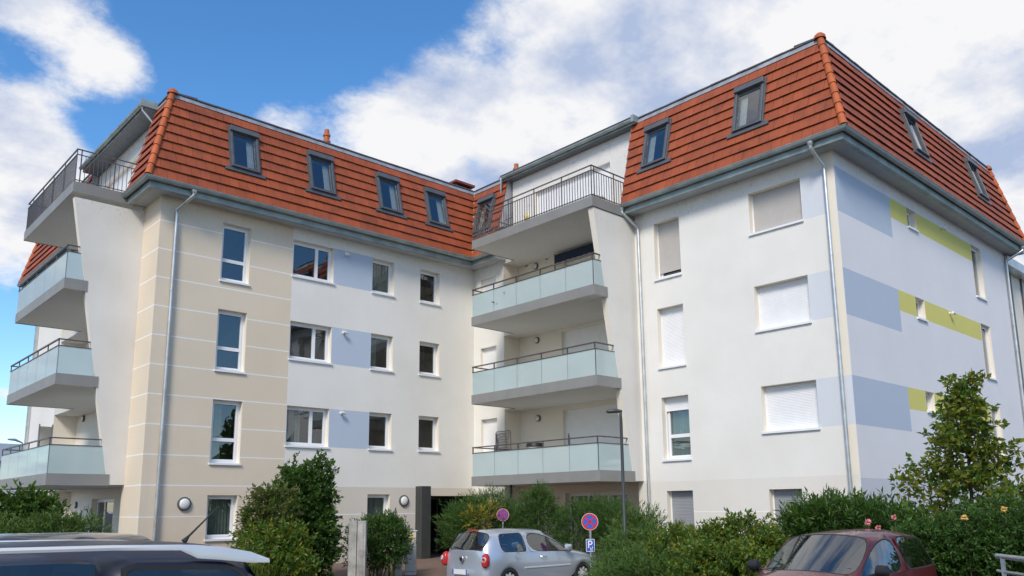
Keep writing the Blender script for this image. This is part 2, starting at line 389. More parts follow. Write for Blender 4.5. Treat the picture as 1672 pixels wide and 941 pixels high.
# --- facade along the left wing (faces the car park)
HC = [2.437 + .868 * k for k in range(10)]
LW = .018
XB = 12.27
A_ = [(9.86, 10.79, 8.75, 10.62), (9.86, 10.79, 5.92, 7.83), (9.86, 10.79, 3.10, 5.02), (9.86, 10.79, .87, 2.16)]
B_ = [(XB + .01, 13.82, 9.35, 10.61), (XB + .01, 13.82, 6.55, 7.82), (XB + .01, 13.82, 3.73, 5.02)]
C_ = [(15.39, 16.32, 9.33, 10.6), (15.39, 16.32, 6.55, 7.83), (15.39, 16.32, 3.75, 5.03), (15.39, 16.30, .95, 2.21)]
D_ = [(17.50, 18.42, 9.33, 10.6), (17.50, 18.42, 6.58, 7.83), (17.50, 18.42, 3.78, 5.05)]
ENT = (17.82, X2, -.3, 2.165, .001)
us = [X0, XB, X2, 13.82, 15.39]; zs = [-.4, .62, .64, 1.535, 1.565, 2.45, 11.05] + [h + s for h in HC for s in (-LW, LW)]
def cls1(u, z):
    line = any(abs(z - h) < LW for h in HC)
    if 1.535 < z < 1.565: return 'wall_white_line'
    if u < XB:
        if line: return 'wall_white_line'
        return 'wall_beige' if z > 2.44 or z < .2 or True else 'wall_plinth'
    if z < 2.45: return 'wall_plinth'
    if 13.82 < u < 15.39:
        for a in (9.34, 6.55, 3.74):
            if a < z < a + 1.28: return 'wall_blue'
    return 'wall_white'
zs += [9.34, 10.62, 6.55, 7.83, 3.74, 5.02]
wall(F1, us, zs, cls1, A_ + B_ + C_ + D_ + [ENT])
window(F1, *A_[0], kind='transom'); window(F1, *A_[1], kind='transom'); window(F1, *A_[2], kind='transom', inside='half'); window(F1, *A_[3], inside='curtain')
window(F1, *B_[0], kind='mullion'); window(F1, *B_[1], kind='mullion'); window(F1, *B_[2], kind='mullion', inside='half')
window(F1, *C_[0], inside='curtain'); window(F1, *C_[1], inside='half'); window(F1, *C_[2]); window(F1, *C_[3], inside='curtain')
for q in D_: window(F1, *q)
# --- end facade of the left wing (strip, recess, far part)
RY0, RY1 = 25.64, 34.0
def cls0(u, z):
    if RY0 < u < RY1 and z < 11.0: return None
    if z > 11.06: return None
    if u < 25.5:
        if 1.535 < z < 1.565 or any(abs(z - h) < LW for h in HC): return 'wall_white_line'
        return 'wall_beige'
    if 1.535 < z < 1.565: return 'wall_white_line'
    return 'wall_white' if z > 2.45 else 'wall_plinth'
wall(F0, [Y1, 25.5, RY0], zs, cls0, []); wall(F0, [RY1, YB], zs, cls0, [])
DZ = [(8.42, 10.5), (5.62, 8.0), (2.8, 5.12), (.05, 2.15)]
d0 = [(26.3, 30.2, a, b_) for a, b_ in DZ]; d0[3] = (28.9, 31.3, .05, 2.15); d0[0] = (26.3, 30.2, 8.42, 10.5)
wall(F0b, [RY0 - .2, RY1], [-.4, 1.535, 1.565, 11.0], lambda u, z: 'wall_white_line' if 1.535 < z < 1.565 else 'wall_cream', d0)
for y in (RY1, RY0 - .05): mb = MB(); mb.box(X0 + .002, X0 + .85, y, y + .05, -.4, 11.0); mb.build('recess_wall', 'wall_cream', house)
for i, q in enumerate(d0): window(F0b, *q, kind='mullion', shutter=(1, .85, 1, 0)[i], sill=False, name='balcony_door')
# --- facade of the right wing that faces the left
R0, R1 = 16.08, 22.24
E_ = [(14.12, 15.09, 8.72, 10.58), (14.12, 15.09, 5.90, 7.78), (14.09, 15.07, 3.08, 4.98), (14.09, 15.02, .45, 2.16)]
G_ = [(10.09, 11.69, 9.33, 10.56), (10.08, 11.69, 6.50, 7.79), (10.07, 11.68, 3.67, 4.94), (10.69, 11.64, .3, 2.13)]
H_ = [(22.68, 23.60, 9.34, 10.58), (22.68, 23.60, 6.55, 7.80), (22.66, 23.58, 3.75, 5.03), (22.67, 23.62, .95, 2.23)]
PY_ = 9.36
def cls2(u, z):
    if R0 < u < R1 and z < 11.0: return None
    if 1.535 < z < 1.565: return 'wall_white_line'
    if z < 2.44: return 'wall_plinth_pale'
    if u < 10.07:
        if (6.52 < z < 7.78 or 9.33 < z < 10.58):
            return 'wall_blue_pale' if u > PY_ else 'wall_cream'
        if 3.69 < z < 4.95: return 'wall_blue_pale'
        if u < PY_: return 'wall_cream'
    return 'wall_white'
zz2 = zs + [6.52, 7.78, 9.33, 10.58, 3.69, 4.95, 2.44]
wall(F2, [Y3, PY_, 10.07, R0], zz2, cls2, E_ + G_, rev=.27); wall(F2, [R1, Y1], zz2, cls2, H_)
window(F2, *E_[0], d=.25, shutter=.86, shut_m='shutter_beige', gap=.0); window(F2, *E_[1], d=.25, shutter=1); window(F2, *E_[2], d=.25, shutter=.2, kind='transom', inside='curtain'); window(F2, *E_[3], d=.25, shutter=1, shut_m='shutter_grey')
window(F2, *G_[0], d=.25, shutter=.92, shut_m='shutter_beige', kind='mullion'); window(F2, *G_[1], d=.25, shutter=1, gap=.03, kind='mullion'); window(F2, *G_[2], d=.25, shutter=1, gap=.0, kind='mullion'); window(F2, *G_[3], d=.25, shutter=1, shut_m='shutter_grey')
for q in H_: window(F2, *q, shutter=1)
dd = [(16.6, 19.75, 8.42, 10.5), (16.6, 20.02, 5.62, 8.0), (16.6, 20.02, 2.8, 5.12), (17.2, 20.0, .05, 2.2)]
wall(F2b, [R0 - .2, R1 + .1], [-.4, 1.535, 1.565, 11.0], lambda u, z: 'wall_white_line' if 1.535 < z < 1.565 else 'wall_cream', dd)
window(F2b, *dd[0], kind='mullion', shutter=1, sill=False, name='balcony_door'); window(F2b, *dd[1], kind='triple', shutter=.46, sill=False, name='balcony_door')
window(F2b, *dd[2], kind='triple', shutter=1, sill=False, name='balcony_door'); window(F2b, *dd[3], kind='triple', sill=False, inside='half', name='balcony_door')
for y in (R1, R0 - .05): mb = MB(); mb.box(X2 + .002, X2 + .85, y, y + .05, -.4, 11.0); mb.build('recess_wall', 'wall_cream', house)
# --- long side facade with the green and blue paint bands
S_ = [(24.80, 25.47, 9.98, 10.6), (24.80, 25.47, 7.15, 7.79), (24.83, 25.47, 4.36, 4.95)]
T_ = [(30.26, 31.2, 8.75, 10.62), (30.35, 31.28, 5.92, 7.80), (30.4, 31.3, 3.1, 4.97)]
def cls3(u, z):
    for zb in (9.34, 6.53, 3.69):
        if u < 23.57 and zb < z < zb + 1.26: return 'wall_blue_deep'
        if 23.57 < u < 30.3 and zb + .64 < z < zb + 1.26: return 'wall_green'
    return 'wall_side' if z > 2.36 else 'wall_side_plinth'
z3 = [-.4, 2.36, 11.05] + [zb + s for zb in (9.34, 6.53, 3.69) for s in (0, .64, 1.26)]
wall(F3, [X2, 23.57, 30.3, X3], z3, cls3, S_ + T_, rev=.22)
for q in S_: window(F3, *q, d=.17, fw=.035)
for q in T_: window(F3, *q, d=.13, fw=.04)
mb = MB(); mb.box(X3 - .02, X3, Y3 + .002, Y1 + 14, -.4, 11.05); mb.build('wall', 'wall_white', house)
mb = MB(); mb.box(X0, X3, YB, YB + .02, -.4, 11.05); mb.build('wall', 'wall_white', house)

# --- passage recess with dark steel frame and door
mb = MB()
y = Y1
mb.poly([(17.82, y, 2.165), (X2, y, 2.165), (X2, y + 4, 2.165), (17.82, y + 4, 2.165)]); mb.poly([(17.82, y, -.3), (17.82, y, 2.165), (17.82, y + 4, 2.165), (17.82, y + 4, -.3)])
mb.poly([(17.82, y + 4, -.3), (X2, y + 4, -.3), (X2, y + 4, 2.165), (17.82, y + 4, 2.165)]); mb.poly([(X2, y, -.3), (X2, y, 2.165), (X2, y + 4, 2.165), (X2, y + 4, -.3)])
mb.build('passage', 'dark_interior', house, fixn=False)
mb = MB(); mb.box(17.40, 17.80, 23.62, Y1 + .6, -.1, 2.50); mb.build('entrance_pillar', 'pillar_dark', house, bevel=.01)
mb = MB()
for k in range(4): mb.box(18.0 + k * .5, 18.05 + k * .5, Y1 + 1.5, Y1 + 1.55, 0, 2.15)
mb.box(17.85, X2 - .01, Y1 + 1.5, Y1 + 1.56, 2.05, 2.16); mb.box(18.55, 18.57, Y1 + 1.44, Y1 + 1.47, .9, 1.4)
mb.build('entrance_door', 'steel_dark', house)

# --- fins, balcony slabs, glass and rails; the same design on both wings
def fin(X, Y, side=1):
    # slanted buttress wall: outline in X-Z at Y, thickness .22 towards the balconies
    o = MB(); a = [(X - 2.0, 10.87), (X - .48, 2.475), (X + .02, 2.475), (X + .02, 10.87)]
    f = [(x, Y, z) for x, z in a]; b_ = [(x, Y + .22, z) for x, z in a]
    o.poly(f, 0); o.poly(b_, 1)
    for i in range(4):
        j = (i + 1) % 4; o.poly([f[i], f[j], b_[j], b_[i]], 1)
    o.build('fin_wall', ['wall_fin', 'wall_cream'], house)
def balcony(XW, Y0, Y9, zt, rails='glass', npan=5, name='balcony', yrec=None):
    Xf = XW - 2.07
    s = MB(); ya = Y0 + (.237 if rails == 'glass' else .012)
    s.box(Xf + .012, XW + .8, ya, Y9, zt - .29, zt - .004)
    if rails == 'glass':
        k0 = XW - 2.0 + (10.87 - zt) * .181 - .004; k1 = k0 + .29 * .181
        s.hexa([(Xf + .012, Y0 + .012, zt - .29), (k1, Y0 + .012, zt - .29), (k1, ya, zt - .29), (Xf + .012, ya, zt - .29), (Xf + .012, Y0 + .012, zt - .004), (k0, Y0 + .012, zt - .004), (k0, ya, zt - .004), (Xf + .012, ya, zt - .004)])
    if yrec: s.box(XW + .003, XW + .8, Y9, yrec, zt - .29, zt - .004)
    sl = s.build(name, 'slab_paint', house)
    fa = MB()
    fa.box(Xf, Xf + .012, Y0, Y9 + .003, zt - .31, zt + .012); 
    fa.box(Xf + .012, XW - .002 if rails != 'glass' else Xf + .012 + (2.07 - .012) , Y0, Y0 + .012, zt - .31, zt + .012) if rails != 'glass' else None
    if rails == 'glass':
        # the end face stops where it meets the slanted fin
        k = (10.87 - zt) * .181 + .07 + .03
        fa.box(Xf + .012, XW - 2.0 + k, Y0 - .0, Y0 + .012, zt - .31, zt + .012)
        fa.box(Xf, XW - 2.0 + k, Y0 - .004, Y0, zt - .31, zt - .296)
    fa.box(Xf + .012, XW, Y9, Y9 + .003, zt - .31, zt + .012)
    fa.build('fascia', 'fascia_grey', sl)
    # thin zinc drip edge on top
    if rails == 'glass':
        Ys = [Y0 + .06 + (Y9 - Y0 - .09) * i / npan for i in range(npan + 1)]
        for a, b_ in zip(Ys, Ys[1:]):
            g = MB(); g.box(Xf + .015, Xf + .027, a + .008, b_ - .008, zt + .015, zt + .80); g.build('glass_panel', 'frosted_glass', sl)
        xe = XW - 2.0 + (10.87 - zt - .8) * .181
        g = MB(); g.box(Xf + .035, max(xe + .12, Xf + .35), Y0 + .03, Y0 + .042, zt + .015, zt + .80); g.build('glass_panel', 'frosted_glass', sl)
        g = MB(); g.box(Xf + .035, XW - .01, Y9 - .045, Y9 - .033, zt + .015, zt + .80); g.build('glass_panel', 'frosted_glass', sl)
        r = MB(); xr = max(xe + .14, Xf + .37)
        r.box(Xf + .0, Xf + .045, Y0 + .02, Y9 - .02, zt + .80, zt + .822)
        r.box(Xf + .045, xr, Y0 + .02, Y0 + .06, zt + .80, zt + .822); r.box(Xf + .045, XW, Y9 - .06, Y9 - .02, zt + .80, zt + .822)
        r.box(Xf + .0, Xf + .05, Y0 + .02, Y9 - .02, zt + .985, zt + 1.02)
        r.box(Xf + .05, xr, Y0 + .02, Y0 + .065, zt + .985, zt + 1.02); r.box(Xf + .05, XW, Y9 - .065, Y9 - .02, zt + .985, zt + 1.02)
        for y in [Ys[0] + .01] + Ys[1:-1] + [Ys[-1] - .02]:
            r.box(Xf + .03, Xf + .055, y - .02, y + .02, zt + .0, zt + .80); r.box(Xf + .012, Xf + .04, y - .018, y + .018, zt + .822, zt + .985)
        r.box(xr - .06, xr - .02, Y0 + .03, Y0 + .055, zt + .822, zt + .985)
        r.build('handrail', 'rail', sl)
    else:
        r = MB()
        r.box(Xf + .02, Xf + .06, Y0 + .02, Y9 - .02, zt + 1.02, zt + 1.05); r.box(Xf + .06, XW - .1, Y0 + .02, Y0 + .06, zt + 1.02, zt + 1.05)
        for h in (.86, .06):
            r.box(Xf + .025, Xf + .055, Y0 + .03, Y9 - .03, zt + h, zt + h + .025); r.box(Xf + .055, XW - .1, Y0 + .03, Y0 + .055, zt + h, zt + h + .025)
        n = int((Y9 - Y0) / .118)
        for i in range(n + 1):
            y = Y0 + .05 + (Y9 - Y0 - .1) * i / n; post = i % 11 == 0
            w = .016 if post else .0065
            r.box(Xf + .03, Xf + .05, y - w, y + w, zt, zt + (1.02 if post else .86))
        n = int(1.9 / .118)
        for i in range(1, n + 1):
            x = Xf + .04 + 1.9 * i / n; post = i in (1, 9, n)
            w = .016 if post else .0065
            r.box(x - w, x + w, Y0 + .032, Y0 + .052, zt, zt + (1.02 if post else .86))
        # far end
        r.box(Xf + .06, XW - .05, Y9 - .06, Y9 - .02, zt + 1.02, zt + 1.05)
        for i in range(1, n + 1):
            x = Xf + .04 + 1.9 * i / n; r.box(x - .0065, x + .0065, Y9 - .05, Y9 - .03, zt, zt + .86)
        r.build('railing', 'rail', sl)
    return sl
fin(X2, 15.86); fin(X0, 25.42)
for z in (2.76, 5.58, 8.38):
    balcony(X2, 15.845, 21.67, z, yrec=R1); balcony(X0, 25.405, 31.42, z, yrec=RY1)
balcony(X2, 15.83, 21.64, 11.21, 'bars', name='terrace', yrec=R1); balcony(X0, 25.39, 31.4, 11.33, 'bars', name='terrace', yrec=RY1)
mb = MB(); mb.tube([(18.5, 20.16, -.2), (18.5, 20.16, 2.46)], .05, 10); mb.build('support_post', 'steel_dark', house, smooth=True)

# --- attic walls behind the terraces, with their own eaves and gutters
aw2 = (17.05, 20.75, 11.25, 13.45); aw0 = (26.6, 31.1, 11.35, 13.6)
wall(F2a, [15.90, 22.0], [11.2, 14.3], lambda u, z: 'wall_fin', [aw2]); wall(F0a, [25.35, 31.9], [11.25, 14.4], lambda u, z: 'wall_fin', [aw0])
window(F2a, *aw2, kind='triple', shutter=.96, sill=False, name='terrace_door'); window(F0a, *aw0, kind='triple', shutter=.8, sill=False, name='terrace_door')
def slope_s(z): return -.62 + (z - 11.3) * .77 / 3.15
for XW, ya, yb in ((X2, 15.86, 22.05), (X0, 25.33, 31.95)):
    for y in (ya, yb):
        mb = MB()
        pts = [(XW + slope_s(11.3), 11.2), (XW + .9, 11.2), (XW + .9, 14.4), (XW + slope_s(14.4), 14.4)]
        f = [(x, y, z) for x, z in pts]; g = [(x, y + .05, z) for x, z in pts]
        mb.poly(f); mb.poly(g)
        for i in range(4): mb.poly([f[i], f[(i + 1) % 4], g[(i + 1) % 4], g[i]])
        mb.build('mansard_cheek', 'lead', house)
# --- sweeps along the eaves
def mitre(path, s):
    """path: list of (x,y), outward offset s to the right-hand side of travel"""
    out = []
    n = []
    for a, b_ in zip(path, path[1:]):
        d = Vector((b_[0] - a[0], b_[1] - a[1])).normalized(); n.append(Vector((d.y, -d.x)))
    for i, p in enumerate(path):
        if i == 0: v = n[0]
        elif i == len(path) - 1: v = n[-1]
        else: v = n[i - 1] + n[i]; v = v / (v.dot(n[i]))
        out.append((p[0] + v.x * s, p[1] + v.y * s))
    return out
def sweep(mb, path, prof, m=0, closed=False, caps=True):
    rings = [[(x, y, z) for x, y in mitre(path, s)] for s, z in prof]
    n = len(prof)
    for k in range(n - (0 if closed else 1)):
        a, b_ = rings[k], rings[(k + 1) % n]
        for i in range(len(path) - 1): mb.poly([a[i], a[i + 1], b_[i + 1], b_[i]], m)
    if closed and caps:
        mb.poly([r[0] for r in rings], m); mb.poly([r[-1] for r in rings], m)
PA = [(X0, 25.42), (X0, Y1), (X2, Y1), (X2, 22.1)]
PB = [(X2, 15.86), (X2, Y3), (X3, Y3), (X3, 20)]
PC = [(X0, YB), (X0, 31.5)]
PC2 = [(X3, YB), (X0, YB), (X0, 31.5)]
for P in (PA, PB, PC2):
    mb = MB()
    sweep(mb, P, [(0.0, 11.03), (.52, 11.03), (.52, 11.05), (.50, 11.2), (0, 11.2)], 0, True)
    sweep(mb, P, [(.495, 11.19), (.52, 11.19), (.52, 11.34), (.495, 11.34)], 0, True)
    mb.build('soffit', 'soffit', house, fixn=False)
    mb = MB()
    sweep(mb, P, [(.522, 10.99), (.55, 10.99), (.55, 11.17), (.522, 11.17)], 0, True)
    sweep(mb, P, [(.40, 11.0), (.52, 11.0), (.52, 11.024), (.40, 11.024)], 0, True)
    mb.build('fascia_board', 'zinc', house, fixn=False)
    mb = MB(); pr = []
    for i in range(9):
        t = PI * i / 8; pr.append((.645 - .085 * math.cos(t), 11.26 - .10 * math.sin(t)))
    pr += [(.735, 11.275), (.742, 11.268), (.742, 11.255)]
    sweep(mb, P, pr); 
    pr2 = [(s * .97 + .019, z + .006) for s, z in pr[:9]]
    sweep(mb, P, pr2)
    mb.build('gutter', 'zinc', house, smooth=True, fixn=False)
for XW, ya, yb, s0 in ((X2, 15.62, 22.3, .16), (X0, 25.25, 31.95, .43)):
    P = [(XW, yb), (XW, ya)]
    zg = 14.37
    mb = MB(); 
    pr = []
    for i in range(9):
        t = PI * i / 8; pr.append((s0 - .07 - .07 * math.cos(t), zg + .02 - .09 * math.sin(t)))
    sweep(mb, P, pr); mb.build('gutter', 'zinc', house, smooth=True, fixn=False)
    mb = MB(); sweep(mb, P, [(s0 - .16, zg - .13), (s0 - .145, zg - .13), (s0 - .145, zg + .08), (s0 - .16, zg + .08)], 0, True)
    sweep(mb, P, [(-.299, zg - .14), (s0 - .16, zg - .14), (s0 - .16, zg + .02), (-.299, zg + .02)], 1, True)
    sweep(mb, P, [(-1.3, zg + .13), (s0 - .06, zg + .085), (s0 - .06, zg + .115), (-1.3, zg + .2)], 1, True)
    mb.box(XW - s0 + .0, XW + .18, ya - .02, ya + .1, zg - .10, zg + .13, 0)
    mb.build('terrace_eave', ['zinc', 'frame_grey'], house, fixn=False)
# --- mansard roof tiles
Z0, Z1, NR = 11.3, 14.3, 9
def tiles(F, u0, u1, m0=0, m1=0, skip=None, sgn=1):
    """rows of real overlapping tiles; m0/m1: +1 hip (shortens with height), -1 valley (lengthens), 0 straight"""
    mb = MB(); dz = (Z1 - Z0) / NR
    for k in range(NR):
        za, zb = Z0 + k * dz, Z0 + (k + 1) * dz + .035
        sa, sb = slope_s(za) - .062, slope_s(zb) - .002
        n = int((u1 - u0 + 2) / .30); off = .15 * (k % 2) + .04 * math.sin(k * 5)
        for i in range(-3, n + 3):
            a, b_ = u0 - 1 + off + i * .30, u0 - 1 + off + (i + 1) * .30
            j = random.uniform(-.004, .004); jz = random.uniform(-.003, .003)
            pieces = [(a + .004, b_ - .004, za + jz, zb)]
            for h0, h1, hz0, hz1 in skip or []:
                out = []
                for p0, p1, pz, pe in pieces:
                    if p1 <= h0 or p0 >= h1 or pz >= hz1 - .01 or pe - .03 <= hz0: out.append((p0, p1, pz, pe)); continue
                    if p0 < h0: out.append((p0, h0, pz, pe))
                    if p1 > h1: out.append((h1, p1, pz, pe))
                    if pe > hz1 + .06: out.append((max(p0, h0), min(p1, h1), hz1, pe))
                pieces = out
            def S_(z): return sa + (sb - sa) * (z - za) / (zb - za)
            for p0, p1, pz, pe in pieces:
                q = []
                for u, z, s in ((p0, pz, S_(pz)), (p1, pz, S_(pz)), (p1, pe, S_(pe)), (p0, pe, S_(pe))):
                    lo = u0 + (m0 * s if m0 else 0); hi = u1 - (m1 * s if m1 else 0)
                    q.append(min(max(u, lo), hi))
                if q[1] - q[0] < .01 and q[2] - q[3] < .01: continue
                s0, s1 = S_(pz), S_(pe)
                P = [F(q[0], pz, s0 + j), F(q[1], pz, s0 + j), F(q[2], pe, s1 + j), F(q[3], pe, s1 + j)]
                G = [F(q[0], pz, s0 + j + .024), F(q[1], pz, s0 + j + .024), F(q[2], pe, s1 + j + .02), F(q[3], pe, s1 + j + .02)]
                b0 = len(mb.v); mb.v += P + G
                for f in ((0, 1, 2, 3), (4, 5, 6, 7), (0, 1, 5, 4), (1, 2, 6, 5), (0, 3, 7, 4)): mb.f.append(tuple(b0 + t for t in f)); mb.m.append(0)
    # roofing felt behind the tiles, cut out at the roof windows
    zc = sorted({Z0 - .1, Z1 + .05} | {z for h in skip or [] for z in h[2:]})
    for zA, zB in zip(zc, zc[1:]):
        sA, sB = slope_s(zA) + .05, slope_s(zB) + .05
        spans = [(None, None)]
        hs_ = sorted(h for h in skip or [] if h[2] < (zA + zB) / 2 < h[3])
        cuts = [None] + [v for h in hs_ for v in (h[0], h[1])] + [None]
        for t0, t1 in zip(cuts[::2], cuts[1::2]):
            e0 = (u0 + m0 * sA, u0 + m0 * sB) if t0 is None else (t0, t0)
            e1 = (u1 - m1 * sA, u1 - m1 * sB) if t1 is None else (t1, t1)
            mb.poly([F(e0[0], zA, sA), F(e1[0], zA, sA), F(e1[1], zB, sB), F(e0[1], zB, sB)], 1)
    rf = mb.build('mansard_roof', ['roof_tile', 'roof_dark'], house, fixn=True)
    # lead apron and dark verge on top
    fl = MB()
    s_a, s_b = slope_s(14.27) - .03, slope_s(14.42) - .02
    n = int((u1 - u0) / .5)
    for i in range(n):
        ua, ub = u0 + (u1 - u0) * i / n, u0 + (u1 - u0) * (i + 1) / n - .004
        if i == 0: ua += m0 * s_a
        if i == n - 1: ub -= m1 * s_a
        jj = random.uniform(0, .012)
        fl.hexa([F(ua, 14.27, s_a - jj), F(ub, 14.27, s_a - jj), F(ub, 14.27, s_a + .01), F(ua, 14.27, s_a + .01), F(ua, 14.42, s_b - jj), F(ub, 14.42, s_b - jj), F(ub, 14.42, s_b + .01), F(ua, 14.42, s_b + .01)])
    fl.build('flashing', 'lead', rf)
    ed = MB(); n = int((u1 - u0) / .3)
    for i in range(n):
        ua, ub = u0 + (u1 - u0) * i / n, u0 + (u1 - u0) * (i + 1) / n - .01
        if i == 0: ua += m0 * .1
        zz = 14.425 + random.uniform(0, .012)
        ed.hexa([F(ua, zz, .085), F(ub, zz, .085), F(ub, zz + .05, .9), F(ua, zz + .05, .9), F(ua, zz + .04, .085), F(ub, zz + .04, .085), F(ub, zz + .085, .9), F(ua, zz + .085, .9)])
    ed.build('roof_edge', 'roof_dark', rf)
    return rf
SKY1, SKY2, SKY2b, SKY3 = (10.31, 13.08, 15.86, 18.04), (14.66, 11.32), (23.05,), (25.35, 30.8)
def holes_(us): return [(u - .43, u + .43, 12.36, 13.70) for u in us]
tiles(F1, X0, X2, 1, -1, holes_(SKY1))
tiles(F0, Y1, 25.35, 1, 0)
tiles(F0, 31.95, YB, 0, 1)
tiles(F2, 22.05, Y1, 0, -1, holes_(SKY2b))
tiles(F2, Y3, 15.86, 1, 0, holes_(SKY2))
tiles(F3, X2, X3, 1, 1, holes_(SKY3))
mb = MB(); mb.poly([(X0 + .1, Y1 + .1, 14.46), (X3 - .1, Y1 + .1, 14.46), (X3 - .1, YB - .1, 14.46), (X0 + .1, YB - .1, 14.46)])
mb.poly([(X2 + .1, Y3 + .1, 14.46), (X3 - .1, Y3 + .1, 14.46), (X3 - .1, Y1 + .1, 14.46), (X2 + .1, Y1 + .1, 14.46)]); mb.build('flat_roof', 'roof_dark', house, fixn=False)
def hip(cx, cy, sx, sy, n=9):
    mb = MB()
    for k in range(n):
        za, zb = Z0 + (14.45 - Z0) * k / n, Z0 + (14.45 - Z0) * (k + 1) / n + .05
        pa, pb = [Vector((cx + sx * (slope_s(z) - .01), cy + sy * (slope_s(z) - .01), z)) for z in (za, zb)]
        mb.tube([pa, pa.lerp(pb, .12), pb], [.112, .106, .086], 12)
    mb.lathe(Vector((cx + sx * slope_s(14.45), cy + sy * slope_s(14.45), 14.40)), (0, 0, 1), [(0, .17), (.1, .15), (.17, .08), (.2, 0)], 12)
    mb.build('hip_tiles', 'hip_tile', house, smooth=True)
hip(X0, Y1, 1, 1); hip(X2, Y3, 1, 1); hip(X3, Y3, -1, 1); hip(X0, YB, 1, -1)
mb = MB(); mb.tube([(X2 + slope_s(11.3) - .01, Y1 + slope_s(11.3) - .01, 11.3), (X2 + slope_s(14.4) - .01, Y1 + slope_s(14.4) - .01, 14.4)], .03, 6); mb.build('valley_gutter', 'zinc_light', house)
# --- skylights
def skylight(F, uc, w=.93, za=12.33, zb=13.78, inner='curtain'):
    k = .77 / 3.15; h = math.sqrt(1 + k * k)
    def S(a, b_, n):  # a along wall, b_ up the slope from za, n outwards
        z = za + b_ / h + n * k / h; s = slope_s(za) + b_ * k / h - n / h
        return F(uc + a, z, s)
    Lh = (zb - za) * h
    def sb(mb, a0, a1, b0, b1, n0, n1, m=0):
        mb.hexa([S(a0, b0, n0), S(a1, b0, n0), S(a1, b0, n1), S(a0, b0, n1), S(a0, b1, n0), S(a1, b1, n0), S(a1, b1, n1), S(a0, b1, n1)], m)
    mb = MB(); t = .075; n1 = .14
    sb(mb, -w / 2, -w / 2 + t, 0, Lh, 0, n1); sb(mb, w / 2 - t, w / 2, 0, Lh, 0, n1); sb(mb, -w / 2 + t, w / 2 - t, 0, t * .8, 0, n1)
    sb(mb, -w / 2 - .015, w / 2 + .015, Lh - .17, Lh + .01, 0, n1 + .07)
    win = mb.build('skylight', 'frame_grey', house, bevel=.008)
    mb = MB(); sb(mb, -w / 2 - .20, w / 2 + .20, -.13, -.004, .02, .075); sb(mb, -w / 2 - .05, -w / 2 - .002, -.003, Lh + .03, .0, .088); sb(mb, w / 2 + .002, w / 2 + .05, -.003, Lh + .03, .0, .088); mb.build('flashing', 'frame_grey', win)
    mb = MB(); i0 = w / 2 - t; q = .05
    sb(mb, -i0, -i0 + q, t * .8, Lh - .17, .05, .10); sb(mb, i0 - q, i0, t * .8, Lh - .17, .05, .10); sb(mb, -i0 + q, i0 - q, t * .8, t * .8 + q, .05, .10); sb(mb, -i0 + q, i0 - q, Lh - .27, Lh - .17, .05, .09)
    mb.build('sash', 'frame_dark', win)
    mb = MB(); mb.poly([S(-i0 + q, t * .8 + q, .075), S(i0 - q, t * .8 + q, .075), S(i0 - q, Lh - .27, .075), S(-i0 + q, Lh - .27, .075)]); mb.build('pane', 'roof_glass', win, fixn=False)
    mb = MB(); e_ = i0 - .01; y0, y1 = t * .8, Lh - .18
    ring = lambda n: [S(-e_, y0, n), S(e_, y0, n), S(e_, y1, n), S(-e_, y1, n)]
    A, Bq = ring(.05), ring(-.22)
    for k_ in range(4): mb.poly([A[k_], A[(k_ + 1) % 4], Bq[(k_ + 1) % 4], Bq[k_]], 1)
    Cq = ring(-.9)
    for k_ in range(4): mb.poly([Bq[k_], Bq[(k_ + 1) % 4], Cq[(k_ + 1) % 4], Cq[k_]], 0)
    mb.poly(Cq, 0); mb.build('room', ['black', 'curtain_green'], win, fixn=False)
    if inner == 'curtain':
        mb = MB(); n = 10
        for i in range(n):
            a, b_ = i0 * .30 + i0 * .55 * i / n, i0 * .30 + i0 * .55 * (i + 1) / n
            mb.poly([S(a, .13, -.03 + .012 * math.sin(i * 2)), S(b_, .13, -.03 + .012 * math.sin(i * 2 + 2)), S(b_, Lh - .3, -.03), S(a, Lh - .3, -.03)])
        mb.build('curtain', 'curtain', win, fixn=False)
for u in (10.31, 13.08, 15.86, 18.04): skylight(F1, u)
for u in (14.66, 11.32): skylight(F2, u, inner='curtain')
skylight(F2, 23.05)
for u in (25.35, 30.8): skylight(F3, u)
# --- downpipes
def pipe(pts, r=.05):
    mb = MB(); mb.tube(pts, r, 12)
    for p, q in zip(pts, pts[1:]):
        p, q = Vector(p), Vector(q); d = (q - p)
        if abs(d.z) > 4:
            for t in (.22, .5, .78): c = p + d * t; mb.tube([c + Vector((0, 0, -.03)), c + Vector((0, 0, .03))], r + .008, 12)
    mb.lathe(Vector(pts[0]) + Vector((0, 0, -.02)), (0, 0, 1), [(-.06, r), (0, r * 1.6), (.05, r * 1.75)], 12)
    mb.build('downpipe', 'zinc_light', house, smooth=True, fixn=False)
pipe([(8.66, 23.36, 11.13), (8.66, 23.36, 11.0), (8.38, 23.90, 10.62), (8.385, 23.91, 10.5), (8.385, 23.91, -.2)])
pipe([(19.49, 15.85, 11.13), (19.49, 15.82, 11.0), (20.03, 15.66, 10.6), (20.04, 15.65, 10.5), (20.04, 15.62, -.2)])
pipe([(19.49, 9.40, 11.13), (19.49, 9.40, 11.0), (20.03, 9.34, 10.6), (20.04, 9.34, 10.5), (20.04, 9.34, -.2)])
pipe([(33.9, 8.47, 11.13), (33.9, 8.47, 11.0), (33.72, 9.0, 10.7), (33.72, 9.02, 10.6), (33.72, 9.02, -.2)])
pipe([(7.5, 37.75, 11.13), (7.5, 37.75, 11.0), (7.86, 37.7, 10.6), (7.86, 37.7, -.2)])
pipe([(7.62, 25.36, 14.3), (7.62, 25.36, 14.18), (8.05, 25.30, 13.72), (8.12, 25.3, 13.6)], .035)
